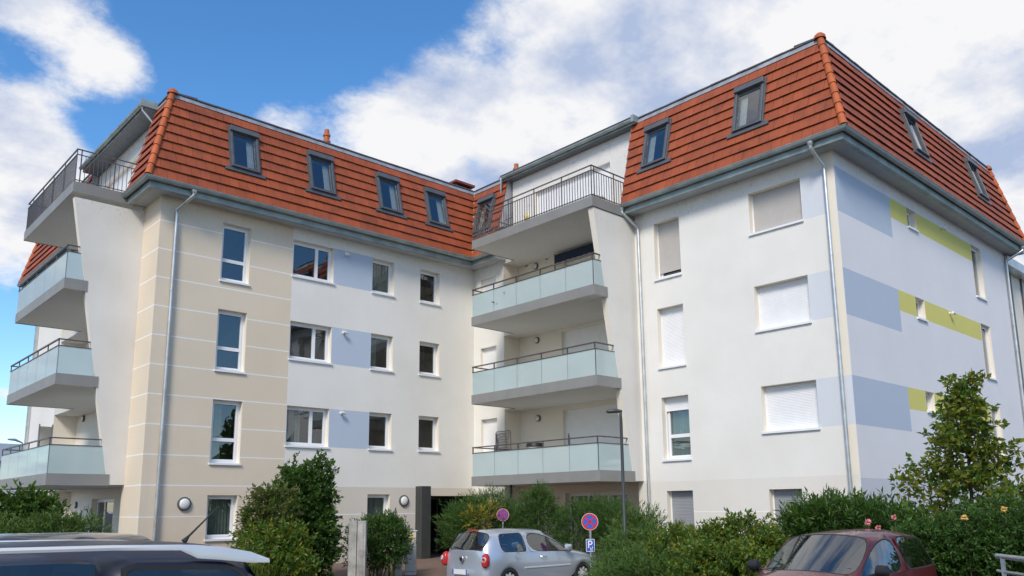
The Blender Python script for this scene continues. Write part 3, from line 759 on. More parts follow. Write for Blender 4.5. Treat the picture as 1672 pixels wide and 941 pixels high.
pipe([(20.0, 22.2, 14.3), (20.0, 22.2, 14.18), (20.12, 22.35, 13.7)], .035)
# --- round wall lamps, vents, motion sensors, awning
def disc_lamp(F, u, z, r=.12, ring='frame_dark', face='lamp_white'):
    c = Vector(F(u, z, 0)); ax = Vector(F(u, z, -1)) - c
    mb = MB(); mb.lathe(c, ax, [(0, r), (.05, r), (.065, r * .88), (.065, r * .78)], 20)
    lp = mb.build('wall_lamp', ring, house, smooth=True, fixn=False)
    mb = MB(); mb.lathe(c, ax, [(.05, r * .8), (.08, r * .7), (.1, r * .4), (.105, 0)], 20); mb.build('diffuser', face, lp, smooth=True, fixn=False)
for z in (10.75, 7.87, 4.94): disc_lamp(F2b, 21.26, z)
for z in (7.9, 5.14, 1.96): disc_lamp(F0b, 33.1, z)
disc_lamp(F2a, 21.2, 12.6, .14, 'lamp_yellow', 'lamp_yellow'); disc_lamp(F0a, 31.4, 12.35, .14, 'lamp_yellow', 'lamp_yellow')
disc_lamp(F1, 9.18, 1.91, .20, 'frame_grey', 'lamp_white'); disc_lamp(F1, 16.88, 1.99, .20, 'frame_grey', 'lamp_white')
for u in (21.79, 20.68):
    c = Vector(F2b(u, 10.94, 0)); mb = MB(); mb.lathe(c, (-1, 0, 0), [(0, .075), (.03, .075), (.03, .055), (.0, .05), (.0, 0)], 16); mb.build('air_vent', 'fascia_grey', house, fixn=False)
def sensor(F, u, z):
    c = Vector(F(u, z, 0)); ax = (Vector(F(u, z, -1)) - c).normalized()
    mb = MB(); mb.lathe(c, ax, [(0, .05), (.03, .05), (.03, .02), (.10, .02)], 12); s = (Vector(F(u + 1, z, 0)) - c).normalized()
    p = c + ax * .12
    mb.tube([p - s * .07 + Vector((0, 0, .0)), p + s * .02, p + s * .09 + Vector((0, 0, -.03))], [.045, .05, .035], 12)
    sn = mb.build('outdoor_light', 'lamp_white', house, smooth=True)
    mb = MB(); mb.tube([p + s * .09 + Vector((0, 0, -.03)), p + s * .10 + Vector((0, 0, -.034))], .03, 12); mb.build('lens', 'black', sn)
for z in (10.48, 7.68, 4.91): sensor(F1, 14.26, z)
for z in (10.55, 7.70): sensor(F3, 27.5, z)
mb = MB(); ya, yb = 16.7, 19.95; n = 40   # folded awning with scalloped valance
mb.tube([(20.70, ya, 10.76), (20.70, yb, 10.76)], .09, 10)
for i in range(n):
    a, b_ = ya + (yb - ya) * i / n, ya + (yb - ya) * (i + 1) / n
    h = lambda t: 10.50 - .03 * abs(math.sin((t - ya) * PI / .26))
    mb.poly([(20.60, a, 10.76), (20.60, b_, 10.76), (20.59, b_, h(b_)), (20.59, a, h(a))])
aw = mb.build('awning', 'awning_navy', house, fixn=False)
mb = MB(); mb.tube([(20.66, yb + .06, 9.2), (20.66, yb + .06, 10.88)], .02, 8); mb.build('crank_rod', 'black', aw)
# --- chimney and clay vents
mb = MB(); mb.box(21.2, 22.15, 26.5, 27.3, 14.4, 15.75); ch = mb.build('chimney', 'chimney_brick', house)
mb = MB(); mb.box(21.12, 22.23, 26.42, 27.38, 15.87, 15.97); mb.box(21.25, 22.1, 26.55, 27.25, 15.97, 16.03)
for x, y in ((21.25, 26.55), (22.02, 26.55), (21.25, 27.17), (22.02, 27.17)): mb.box(x, x + .08, y, y + .08, 15.75, 15.87)
mb.build('chimney_cap', 'chimney_brick', ch)
for x, y, z in ((14.21, 25.5, 15.72), (21.8, 23.24, 15.83)):
    mb = MB(); mb.lathe((x, y, 14.4), (0, 0, 1), [(0, .13), (z - 15.0, .12), (z - 14.95, .15), (z - 14.88, .15), (z - 14.84, .11), (z - 14.7, .11), (z - 14.68, .14), (z - 14.62, .14), (z - 14.6, .10), (z - 14.42, .09), (z - 14.4, 0)], 14)
    mb.build('vent_pipe', 'vent_clay', house, smooth=True, fixn=False)
# ------------------------------------------------------------------ ground
def gz(x, y):
    D = x * math.cos(YAW) + y * math.sin(YAW)
    pts = [(-60, -.05), (6, -.07), (12, -.14), (20, -.25), (23, -.15), (26, -.03), (60, -.03), (400, -.03)]
    if D <= pts[0][0]: return pts[0][1]
    for (a, za), (b_, zb) in zip(pts, pts[1:]):
        if D <= b_: return za + (zb - za) * (D - a) / (b_ - a)
    return pts[-1][1]
gm = bpy.data.meshes.new('ground'); xs = [-1500, -400, -100] + [-40 + 2 * i for i in range(51)] + [100, 400, 1500]
vv = [(x, y, gz(x, y)) for y in xs for x in xs]; n = len(xs)
gm.from_pydata(vv, [], [(j * n + i, j * n + i + 1, (j + 1) * n + i + 1, (j + 1) * n + i) for j in range(n - 1) for i in range(n - 1)])
gm.materials.append(MAT['asphalt']); go = bpy.data.objects.new('car_park', gm); COL.objects.link(go); go['kind'] = 'structure'
def sheet(name, mat, outline, lift, step=1.0, kind='structure'):
    x0 = min(p[0] for p in outline); x1 = max(p[0] for p in outline); y0 = min(p[1] for p in outline); y1 = max(p[1] for p in outline)
    mb = MB(); nx = max(1, int((x1 - x0) / step)); ny = max(1, int((y1 - y0) / step))
    P = lambda i, j: (x0 + (x1 - x0) * i / nx, y0 + (y1 - y0) * j / ny)
    for i in range(nx):
        for j in range(ny):
            q = [P(i, j), P(i + 1, j), P(i + 1, j + 1), P(i, j + 1)]; mb.poly([(a, b_, gz(a, b_) + lift) for a, b_ in q])
    return mb.build(name, mat, kind=kind, fixn=False)
sheet('driveway', 'pavers', [(9.4, 15.2), (20.0, 23.95)], .012)
sheet('planting_bed', 'soil', [(15.2, 4.0), (20.1, 15.0)], .10)
sheet('planting_bed', 'soil', [(-6, 17.5), (9.3, 23.95)], .10)
sheet('planting_bed', 'soil', [(20.2, 2.5), (40, 9.05)], .10)
mb = MB()
for i in range(11): mb.box(15.05, 15.19, 4 + i * 1.0, 4.985 + i * 1.0, gz(15, 4.5 + i) - .1, gz(15, 4.5 + i) + .13)
for i in range(15): mb.box(-6 + i * 1.0, -5.015 + i * 1.0, 17.35, 17.49, gz(-5.5 + i, 17.4) - .1, gz(-5.5 + i, 17.4) + .13)
mb.build('kerb', 'kerb_stone', kind='structure', bevel=.01)

# ------------------------------------------------------------------ plants
rnd = random.Random(11)
def leaf(mb, p, d, nrm, ln, wd, m=0, fold=.25):
    d = d.normalized(); s = d.cross(nrm)
    if s.length < 1e-3: s = d.orthogonal()
    s.normalize(); u = s.cross(d)
    i = len(mb.v)
    mb.v += [tuple(p), tuple(p + d * ln * .45 + s * wd * .5 + u * wd * fold), tuple(p + d * ln), tuple(p + d * ln * .45 - s * wd * .5 + u * wd * fold)]
    mb.f += [(i, i + 1, i + 2), (i, i + 2, i + 3)]; mb.m += [m, m]
def rv():
    while True:
        v = Vector((rnd.uniform(-1, 1), rnd.uniform(-1, 1), rnd.uniform(-1, 1)))
        if .05 < v.length < 1: return v.normalized()
def shoot(mb, p, d, L_, k, ln, wd, m=0, droop=.3, spread=.9, stems=None):
    d = d.normalized(); q = p.copy()
    for i in range(k):
        t = (i + .5) / k
        q = p + d * L_ * t + Vector((0, 0, -droop * L_ * t * t))
        a = rv(); a = (a - d * a.dot(d)).normalized()
        ld = (d * (1 - spread * .5) + a * spread + Vector((0, 0, -droop * .5))).normalized()
        leaf(mb, q, ld, (rv() * .7 + Vector((0, 0, 1))).normalized(), ln * rnd.uniform(.65, 1.2), wd * rnd.uniform(.7, 1.2), m)
    leaf(mb, q, d, rv(), ln, wd, m)
    if stems is not None: stems.tube([p - d * .1, q], [.006, .003], 4)
def bush(name, label, cat, blobs, n, ln, wd, mats, L_=.28, k=7, up=.5, droop=.2, spread=.9, group=None, wm=None, base=None):
    """blobs: (centre, radii, weight[, material index])"""
    c0 = sum((Vector(b[0]) for b in blobs), Vector()) / len(blobs)
    z0 = gz(c0.x, c0.y) + .05
    root = empty(name, (c0.x, c0.y, z0), label, cat, group)
    mb = MB(); st = MB(); tot = sum(b[2] for b in blobs)
    for b in blobs:
        c, r = Vector(b[0]), Vector(b[1])
        lumps = [(rv(), rnd.uniform(-.30, .26)) for _ in range(16)]
        for _ in range(int(n * b[2] / tot)):
            v = rv(); 
            rad = rnd.uniform(.25, 1) ** .35
            f = 1.0
            for lv, a in lumps: f += a * max(0, v.dot(lv)) ** 6
            p = c + Vector((v.x * r.x, v.y * r.y, v.z * r.z)) * rad * f
            if p.z < z0: p.z = z0 + rnd.uniform(0, .2)
            d = v + Vector((0, 0, up)) + rv() * .5
            mi = b[3] if len(b) > 3 else 0
            if wm and rnd.random() < wm[1]: mi = wm[0]
            shoot(mb, p, d, L_ * rnd.uniform(.5, 1.3), k, ln, wd, mi, droop, spread)
        for _ in range(5):
            v = rv(); e = c + Vector((v.x * r.x, v.y * r.y, abs(v.z) * r.z)) * .8
            g = Vector((c.x + v.x * .1, c.y + v.y * .1, gz(c.x, c.y) - .03)); st.tube([g, g.lerp(e, .5) + Vector((0, 0, .1)), e], [.022, .014, .005], 5)
    mb.build('foliage', mats, root, fixn=False); st.build('stem', 'stem', root, fixn=False)
    return root
def B(px, pyt, pyb, wpx, D, wt=1, mi=0, dep=.8):
    """an ellipsoid standing between two heights seen at distance D"""
    t = at(px, pyt, D); b_ = at(px, pyb, D); zc = (t.z + b_.z) / 2; r = wpx / FPX * D / 2
    return ((t.x, t.y, zc), (r * dep / .8, r * dep / .8, (t.z - b_.z) / 2), wt, mi)
# in front of the left wing
bush('tall_shrub', 'tall dark green upright shrub in front of the white and beige wall', 'shrub', [B(500, 765, 900, 66, 22, 3), B(490, 800, 945, 84, 22, 3), B(520, 752, 850, 40, 22, 1.2), B(477, 765, 850, 36, 22, 1), B(505, 830, 960, 86, 22, 3)], 2300, .11, .07, ['leaf_dark', 'leaf_mid'], L_=.26, k=8, up=.5, wm=(1, .15))
bush('flowering_shrub', 'shrub with brownish faded flower clusters left of the tall dark shrub', 'shrub', [B(430, 800, 890, 52, 20.5, 1), B(450, 795, 880, 55, 20.5, 1.2), B(425, 830, 920, 46, 20.5, 1)], 620, .12, .055, ['leaf_rusty', 'leaf_mid', 'leaf_dark'], L_=.25, wm=(1, .3))
bush('yellow_shrub', 'low yellow-green shrub at the foot of the tall dark shrub', 'shrub', [B(425, 868, 965, 66, 19.5, 1.2), B(472, 850, 965, 60, 19.5, 1.2), B(450, 885, 970, 106, 19.3, 1.5)], 900, .13, .06, ['leaf_yellow', 'leaf_mid'], L_=.34, wm=(1, .45), spread=1.1)
bush('round_shrub', 'round dark green shrub behind the concrete post near the entrance', 'shrub', [B(620, 838, 930, 76, 22.5, 2), B(605, 850, 925, 70, 22.5, 1), B(640, 850, 915, 48, 22.5, 1)], 1500, .10, .035, ['leaf_dark', 'needle'], L_=.26, k=8, up=.7, wm=(1, .3))
# left edge
bush('spreading_shrub', 'dark spreading shrub under the left balconies, at the left edge', 'shrub', [B(15, 822, 890, 80, 19, 1.6), B(72, 818, 875, 52, 19, 1), B(45, 812, 850, 40, 19, .6)], 620, .13, .08, ['leaf_dark', 'leaf_mid'], L_=.35, wm=(1, .2))
bush('fern_like_shrub', 'brighter green low shrub beside the ground floor terrace door', 'shrub', [B(88, 855, 900, 66, 17.5, 1), B(135, 858, 890, 34, 18, .5), B(25, 860, 905, 90, 17.3, 1)], 620, .13, .03, ['needle_light', 'leaf_mid'], L_=.36, k=9, up=.6, spread=.7)
# conifers before the balconies
bush('conifer', 'feathery conifer with yellow sprays beside the passage', 'conifer', [B(790, 822, 900, 100, 24, 2), B(760, 835, 900, 60, 24, 1), B(805, 812, 870, 50, 24, .8)], 1300, .16, .018, ['needle', 'needle_light', 'needle_yellow'], L_=.42, k=11, up=1.1, spread=.55, wm=(1, .3))
bush('yellow_conifer', 'small bright yellow conifer sprays in front of the feathery conifer', 'conifer', [B(782, 835, 862, 34, 23.2, 1, 0), B(797, 826, 848, 20, 23.2, .4, 0)], 120, .14, .02, ['needle_yellow', 'needle_light'], L_=.32, k=10, up=.8, spread=.6, wm=(1, .25))
bush('conical_conifer', 'dark conical conifer in the middle under the stacked balconies', 'conifer', [B(880, 830, 905, 92, 23.5, 2), B(880, 812, 860, 50, 23.5, 1), B(880, 800, 830, 18, 23.5, .35), B(845, 835, 900, 60, 23.5, 1)], 1500, .13, .018, ['needle', 'needle_light'], L_=.32, k=10, up=.9, spread=.7, wm=(1, .25))
bush('broad_conifer', 'broad dark conifer between the white post and the lamp pole', 'conifer', [B(960, 825, 905, 80, 23, 2), B(985, 822, 890, 70, 23, 1.4), B(1010, 830, 900, 50, 22.5, 1)], 1400, .14, .018, ['needle', 'needle_light'], L_=.36, k=10, up=.9, spread=.7, wm=(1, .2))
bush('wispy_shrub', 'wispy narrow-leaved shrub right of the lamp pole', 'shrub', [B(1045, 850, 890, 44, 21, 1), B(1035, 860, 900, 50, 21, 1)], 330, .16, .03, ['needle_light', 'leaf_mid'], L_=.5, k=8, up=1.2, spread=.6)
bush('juniper', 'spreading juniper right of the no stopping sign', 'juniper', [B(1025, 880, 950, 76, 18, 1.3), B(1085, 872, 950, 110, 17.5, 1.5), B(1030, 905, 975, 84, 16.5, 1.3), B(1130, 895, 960, 100, 16, 1.2), B(1060, 915, 985, 150, 15, 1.5)], 2800, .13, .02, ['needle_light', 'needle'], L_=.4, k=10, up=.35, spread=.65, droop=.35, wm=(1, .35))
bush('golden_shrub', 'yellow-green shrub under the grey ground floor shutters', 'shrub', [B(1110, 872, 930, 70, 15.5, 1), B(1160, 862, 940, 80, 15, 1.3), B(1215, 852, 940, 80, 15, 1.3), B(1250, 870, 950, 60, 14.5, 1), B(1180, 890, 970, 150, 14, 1.4)], 2300, .085, .045, ['leaf_yellow', 'leaf_mid', 'leaf_dark'], L_=.25, k=7, wm=(1, .45))
bush('laurel', 'dark long-leaved laurel behind the red car', 'shrub', [B(1350, 825, 910, 90, 15.5, 1.4), B(1400, 832, 910, 110, 15.5, 1.5), B(1320, 845, 910, 60, 15.5, 1), B(1460, 845, 910, 90, 15.5, 1.2)], 1500, .16, .042, ['leaf_dark', 'leaf_mid'], L_=.40, k=8, up=.9, spread=.8, wm=(1, .18))
bush('hedge', 'dense dark green hedge at the right behind the red car', 'hedge', [B(1500, 862, 960, 120, 13.6, 1.5), B(1580, 850, 960, 130, 13.4, 1.6), B(1660, 838, 960, 130, 13.2, 1.6), B(1740, 835, 960, 120, 13.2, 1)], 4200, .085, .04, ['leaf_dark', 'needle', 'leaf_mid'], L_=.24, k=8, up=.5, wm=(1, .35))
def rose(px, py, D, mat, label, n=5, r=.036):
    c = at(px, py, D); root = empty('rose', (c.x, c.y, gz(c.x, c.y)), label, 'flower', 'roses above the hedge')
    mb = MB(); pet = MB()
    mb.tube([(c.x, c.y, gz(c.x, c.y)), (c.x + .05, c.y, c.z - .3), (c.x, c.y, c.z)], [.008, .006, .004], 5); mb.build('stem', 'stem', root)
    for i in range(26):
        v = rv(); leaf(pet, c + v * r * .3, v, rv(), r * 1.1, r * 1.1)
    pet.build('bloom', mat, root, fixn=False)
rose(1417, 853, 13.2, 'flower_pink', 'largest pink rose, above the hedge right of the red car roof', r=.048)
rose(1460, 845, 13.2, 'flower_pink', 'pale pink rose in front of the bluish side wall', r=.036)
rose(1434, 862, 13.1, 'flower_pink', 'small pink rose lowest on the hedge', r=.035)
rose(1575, 846, 12.9, 'flower_yellow', 'apricot rose under the tree crown', r=.042)
rose(1640, 832, 12.8, 'flower_yellow', 'apricot rose nearest to the right edge', r=.042)
# grass tufts by the yellow shrub
mb = MB()
for k in range(3):
    c = at((396, 412, 440)[k], 930, 18.6); z = gz(c.x, c.y)
    for i in range(70):
        v = rv(); v.z = 0; d = Vector((v.x * .5, v.y * .5, 1)); leaf(mb, Vector((c.x + v.x * .12, c.y + v.y * .12, z)), d, rv(), rnd.uniform(.6, 1.25), .022, 0, .1)
mb.build('ornamental_grass', 'grass_blade', kind=None, fixn=False, label='tuft of tall yellowish grass at the left foot of the flowering shrub', cat='grass')
# the young tree
def tree(name, label, px, pyt, D, H, crown, mats, n_limb=26, ln=.15, wd=.09, shoots=9, seed=3, z_lo=.16, group=None, trunk=.05):
    global rnd
    rnd = random.Random(seed)
    b_ = at(px, 900, D); bx, by, bz = b_.x, b_.y, gz(b_.x, b_.y) + .03
    root = empty(name, (bx, by, bz), label, 'tree', group)
    tk = MB(); lf = MB(); top = Vector((bx + .1, by, bz + H))
    P = lambda t: Vector((bx, by, bz)).lerp(top, t) + Vector((math.sin(t * 4) * .06, math.cos(t * 3) * .05, 0))
    tk.tube([P(i / 8) for i in range(9)], [trunk * (1 - i / 9) + .006 for i in range(9)], 8)
    for i in range(n_limb):
        t = z_lo + (1 - z_lo) * (i + .5) / n_limb
        a = i * 2.4 + rnd.uniform(-.3, .3); rr = crown(t) * rnd.uniform(.55, 1.15)
        d = Vector((math.cos(a), math.sin(a), rnd.uniform(.05, .45)))
        p0 = P(t); pts = [p0, p0 + d * rr * .5, p0 + d * rr + Vector((0, 0, rnd.uniform(-.1, .1) * rr))]
        tk.tube(pts, [.018, .011, .004], 5)
        for j in range(int(shoots * (0.5 + rr))):
            s = rnd.uniform(.15, 1); q = pts[0].lerp(pts[2], s) + rv() * .10 * (1 + rr)
            dd = (d + rv() * 1.0 + Vector((0, 0, -.1)))
            shoot(lf, q, dd, rnd.uniform(.12, .34), 6, ln, wd, 1 if rnd.random() < .25 else 0, .35, 1.0, tk if rnd.random() < .3 else None)
    tk.build('trunk', 'bark', root, smooth=True, fixn=False); lf.build('crown', mats, root, fixn=False)
tree('young_tree', 'young tree with light green and yellowing leaves before the bluish side wall', 1594, 605, 16.5, 4.36, lambda t: 1.8 * (1.04 - t) ** .85, ['leaf_tree', 'leaf_mid'], 46, .14, .09, 17, 9, .18)
tree('background_tree', 'tree partly showing at the right edge behind the young tree', 1690, 780, 21, 2.2, lambda t: .9, ['leaf_dark', 'leaf_mid'], 16, .14, .09, 12, 6, .3)
# trees and a house across the road, behind the photographer: seen only as reflections in glass and paint
for i, (x, y, H, seed) in enumerate(((-16, -14, 9, 21), (2, -20, 11, 22), (18, -17, 8, 23), (-20, 8, 9, 24), (30, -14, 9, 25))):
    rnd = random.Random(seed); z = gz(x, y)
    root = empty('broadleaf_tree', (x, y, z), ['broad tree across the road behind the viewer on the left', 'tallest tree across the road behind the viewer', 'smaller tree across the road behind the viewer', 'tree beyond the left end of the car park', 'tree across the road past the right edge'][i], 'tree', 'trees across the road')
    tk = MB(); lf = MB(); tk.tube([(x, y, z - .1), (x + .1, y, z + H * .5), (x, y + .1, z + H * .9)], [.22, .16, .03], 8)
    for j in range(10):
        a = j * 2.4; c = Vector((x, y, z + H * (.4 + .05 * j))); e = c + Vector((math.cos(a), math.sin(a), .5)) * H * .22 * (1.2 - j * .07)
        tk.tube([c, e], [.07, .02], 5)
        for k in range(150):
            v = rv(); leaf(lf, e + v * H * .17 * rnd.random() ** .4, rv(), rv(), .7, .45)
    tk.build('trunk', 'bark', root, fixn=False); lf.build('crown', 'leaf_dark', root, fixn=False)

# ------------------------------------------------------------------ street furniture
def sign_disc(px, py, D, r, faded, label):
    c = at(px, py, D); z = gz(c.x, c.y)
    face = Vector((-c.x, -c.y, 0)).normalized(); face = (face + Vector((-.35, .1, 0)) * (.6 if not faded else .3)).normalized()
    side = face.cross(Vector((0, 0, 1))).normalized() * -1
    root = empty('no_stopping_sign', (c.x, c.y, z), label, 'road sign', 'round no stopping signs')
    mb = MB(); q = c - face * .045
    mb.tube([(q.x, q.y, z - .1), (q.x, q.y, c.z + r * .75)], .03, 12); mb.build('pole', 'galvanised', root, smooth=True)
    mb = MB(); rd, bl, wh = ('sign_red_faded', 'sign_blue_faded', 'sign_white') if faded else ('sign_red', 'sign_blue', 'sign_white')
    mb.lathe(c - face * .012, face, [(0, 0), (0, r), (.012, r), (.012, 0)], 40, 2)
    mb.lathe(c, face, [(.002, r * .96), (.0025, r * .76)], 40, 0)
    mb.lathe(c, face, [(.0015, 0), (.0015, r * .77)], 40, 1)
    for a in (45, 135):
        d = side * math.cos(math.radians(a)) + Vector((0, 0, 1)) * math.sin(math.radians(a)); w = d.cross(face) * r * .095
        e = d * r * .78; o = face * .0035
        mb.poly([c - e + w + o, c - e - w + o, c + e - w + o, c + e + w + o], 0)
    mb.build('sign_disc', [rd, bl, wh], root, fixn=False)
    return root, c, face, side, z
root, c, face, side, z = sign_disc(963, 852, 20.0, .202, False, 'bright red and blue no stopping sign with a blue P plate below it')
pc = c + Vector((0, 0, -.56)); w, h = .105, .15
mb = MB()
def P(a, b_, o): return pc + side * a + Vector((0, 0, b_)) + face * o
mb.poly([P(-w, -h, 0), P(w, -h, 0), P(w, h, 0), P(-w, h, 0)], 0); mb.poly([P(-w, -h, -.01), P(w, -h, -.01), P(w, h, -.01), P(-w, h, -.01)], 0)
e = .012
for a, b_, cc, d_ in ((-w, w, h - e, h), (-w, w, -h, -h + e), (-w, -w + e, -h, h), (w - e, w, -h, h)): mb.poly([P(a, cc, .002), P(b_, cc, .002), P(b_, d_, .002), P(a, d_, .002)], 1)
mb.poly([P(-w, -.03, .0)] * 3, 0) if False else None
s_ = -1 if side.dot(right) < 0 else 1
def Q(x0, x1, y0, y1): mb.poly([P(s_ * x0, y0, .004), P(s_ * x1, y0, .004), P(s_ * x1, y1, .004), P(s_ * x0, y1, .004)], 1)
Q(-.055, -.028, -.06, .115); Q(-.028, .03, .088, .115); Q(-.028, .03, .012, .038); Q(.022, .05, .03, .097)     # letter P
Q(.0, .055, -.115, -.1); Q(.0, .012, -.1, -.045); Q(.043, .055, -.1, -.02); Q(.012, .043, -.075, -.063)                                   # small parking disc mark
mb.build('parking_plate', ['sign_blue', 'sign_white'], root, fixn=False)
sign_disc(821, 841, 23.0, .172, True, 'faded sun-bleached no stopping sign among the conifers behind the silver car')
# street lamp
c = at(1020, 865, 19.0); z = gz(c.x, c.y); tp = at(1013, 672, 19.0)
root = empty('street_lamp', (c.x, c.y, z), 'slim dark street lamp in front of the right balconies', 'street lamp')
mb = MB(); mb.tube([(c.x, c.y, z - .05), (c.x, c.y, z + 1.0), (c.x, c.y, z + 1.02), (c.x, c.y, tp.z - .25), (c.x - .01, c.y, tp.z - .08), (c.x + .0, c.y + .0, tp.z)], [.055, .055, .042, .036, .034, .03], 12); mb.build('pole', 'steel_dark', root, smooth=True)
hd = (-right.copy()); hd.z = 0; hd.normalize()
mb = MB(); p = Vector((c.x, c.y, tp.z)); mb.tube([p - hd * .03 + Vector((0, 0, -.0)), p + hd * .12 + Vector((0, 0, .015)), p + hd * .30, p + hd * .34 + Vector((0, 0, -.005))], [.035, .05, .045, .02], 10); mb.build('lamp_head', 'steel_dark', root, smooth=True)
# concrete posts: grooved panel pair
c = at(584, 895, 21.2); z = gz(c.x, c.y); zt = at(584, 850, 21.2).z
a_ = right.copy(); a_.z = 0; a_.normalize(); f_ = Vector((-a_.y, a_.x, 0))
mb = MB()
def rb(mb, c, u0, u1, v0, v1, z0, z1, m=0):
    mb.hexa([c + a_ * u + f_ * v + Vector((0, 0, zz - c.z)) for zz in (z0, z1) for u, v in ((u0, v0), (u1, v0), (u1, v1), (u0, v1))], m)
rb(mb, c, -.22, -.015, -.1, .1, z - .1, zt); rb(mb, c, .0, .215, -.1, .1, z - .1, zt - .01); rb(mb, c, -.015, .0, -.04, .1, z - .1, zt - .02)
rb(mb, c, .06, .16, -.115, -.1, z - .1, zt - .02)
mb.build('concrete_post', 'concrete_post', label='weathered grey concrete post with a vertical groove before the round shrub', cat='post', bevel=.012)
# meter cabinet
c = at(670, 895, 23.6); z = gz(c.x, c.y); zt = at(670, 868, 23.6).z
root = empty('meter_cabinet', (c.x, c.y, z), 'beige meter cabinet with a small yellow label beside the dark entrance pillar', 'cabinet')
mb = MB(); rb(mb, c, -.13, .17, -.12, .12, z - .1, zt); mb.build('cabinet_body', 'meter_beige', root, bevel=.01)
mb = MB(); rb(mb, c, -.16, .2, -.14, .14, zt, zt + .03); mb.build('lid', 'meter_beige', root, bevel=.008)
mb = MB(); rb(mb, c, .01, .1, -.125, -.121, zt - .2, zt - .08); mb.build('warning_label', 'yellow', root)
mb = MB(); rb(mb, c, -.11, .15, -.124, -.1205, z + .1, z + .11); rb(mb, c, .13, .135, -.126, -.1205, z + .3, z + .42, 0); mb.build('handle', 'steel_dark', root)
c = at(652, 900, 23.4); z = gz(c.x, c.y); zt = at(652, 868, 23.4).z
mb = MB(); rb(mb, c, -.09, .07, -.1, .1, z - .1, zt); rb(mb, c, -.1, .08, -.11, .11, zt, zt + .02); mb.build('service_box', 'meter_beige', label='narrow pale service box left of the meter cabinet', cat='box', bevel=.008)
# white post in the conifers
c = at(944, 880, 24); z = gz(c.x, c.y); zt = at(944, 852, 24).z
mb = MB(); mb.tube([(c.x, c.y, z - .1), (c.x, c.y, zt - .04), (c.x, c.y, zt)], [.115, .10, .09], 14, 0); mb.tube([(c.x, c.y, zt), (c.x, c.y, zt + .03)], .12, 14)
mb.build('white_post', 'concrete_pale', label='thick pale bollard standing between the conifers', cat='bollard', smooth=True)
mb = MB(); c = at(928, 885, 24.2); z = gz(c.x, c.y); rb(mb, c, -.05, .05, -.05, .05, z - .1, at(928, 866, 24.2).z); rb(mb, c, -.07, .07, -.07, .07, at(928, 866, 24.2).z, at(928, 864, 24.2).z); mb.build('wooden_post', 'stem', label='short brown wooden post left of the pale bollard', cat='post')
# galvanised railing, bottom right
D0 = 8.0
p0 = at(1628, 908, D0); dr = (at(1700, 893, 7.2) - p0).normalized(); dr.z = 0; dr.normalize()
z = gz(p0.x, p0.y)
root = empty('tube_railing', (p0.x, p0.y, z), 'galvanised tube railing at the bottom right corner', 'railing')
mb = MB(); mb.tube([p0, p0 + dr * 2.0], .024, 14); mb.build('top_rail', 'galvanised', root, smooth=True)
zz = p0.z - .14
mb = MB(); q = p0 + dr * -.02; mb.tube([(q.x, q.y, zz), (q.x + dr.x * 2, q.y + dr.y * 2, zz)], .014, 10); mb.build('lower_rail', 'galvanised', root, smooth=True)
for k in (.1, 1.6):
    q = p0 + dr * k; mb = MB(); mb.box(q.x - .016, q.x + .016, q.y - .016, q.y + .016, z - .03, q.z - .01); mb.build('post', 'galvanised', root)
nn = Vector((-dr.y, dr.x, 0)); mb = MB()
mb.hexa([p0 + dr * u + nn * v + Vector((0, 0, w_ - p0.z)) for w_ in (z + .1, p0.z - .19) for u, v in ((.02, -.01), (2, -.01), (2, .01), (.02, .01))]); mb.build('panel', 'galvanised', root)

# ------------------------------------------------------------------ things on the balconies
def top(name, label, cat, c, group=None): return empty(name, c, label, cat, group)
# drying rack / trellis panel
t = top('wire_trellis', 'wire trellis panel with a dark frame standing on the lowest right balcony', 'trellis', (18.9, 21.3, 2.77))
mb = MB(); x = 18.9
mb.tube([(x, 21.35, 2.78), (x, 21.35, 4.28), (x, 21.30, 4.33), (x, 20.62, 4.33), (x, 20.58, 4.28), (x, 20.58, 2.78)], .016, 8); mb.build('frame', 'rail', t)
mb = MB()
for i in range(13):
    y = 20.62 + i * .06; mb.tube([(x, y, 3.5), (x, min(y + .25, 21.33), 4.3)], .005, 4); mb.tube([(x, y, 4.3), (x, min(y + .25, 21.33), 3.5)], .005, 4)
mb.build('mesh', 'rail', t)
t = top('barbecue', 'grey barbecue under a dark lid on the lowest right balcony', 'barbecue', (19.2, 19.7, 2.77))
mb = MB(); mb.tube([(19.2, 19.7, 3.2), (19.2, 19.7, 3.55), (19.2, 19.7, 3.72)], [.20, .26, .27], 14); mb.build('bowl', 'wall_plinth', t, smooth=True)
mb = MB(); mb.tube([(19.2, 19.7, 3.72), (19.2, 19.7, 3.80), (19.2, 19.7, 3.85)], [.30, .30, .26], 14); mb.build('lid', 'black', t, smooth=True)
mb = MB()
for a in (0, 2.1, 4.2): mb.tube([(19.2 + .2 * math.cos(a), 19.7 + .2 * math.sin(a), 2.77), (19.2 + .12 * math.cos(a), 19.7 + .12 * math.sin(a), 3.22)], .012, 6)
mb.build('leg', 'rail', t)
t = top('parasol', 'closed thin parasol leaning by the lowest right balcony door', 'parasol', (19.6, 18.5, 2.77))
mb = MB(); mb.tube([(19.6, 18.5, 2.77), (19.6, 18.5, 4.1)], .012, 8); mb.build('pole', 'rail', t); mb = MB(); mb.tube([(19.6, 18.5, 3.6), (19.6, 18.5, 3.9), (19.6, 18.5, 4.12)], [.02, .035, .012], 8); mb.build('canopy', 'rail', t)
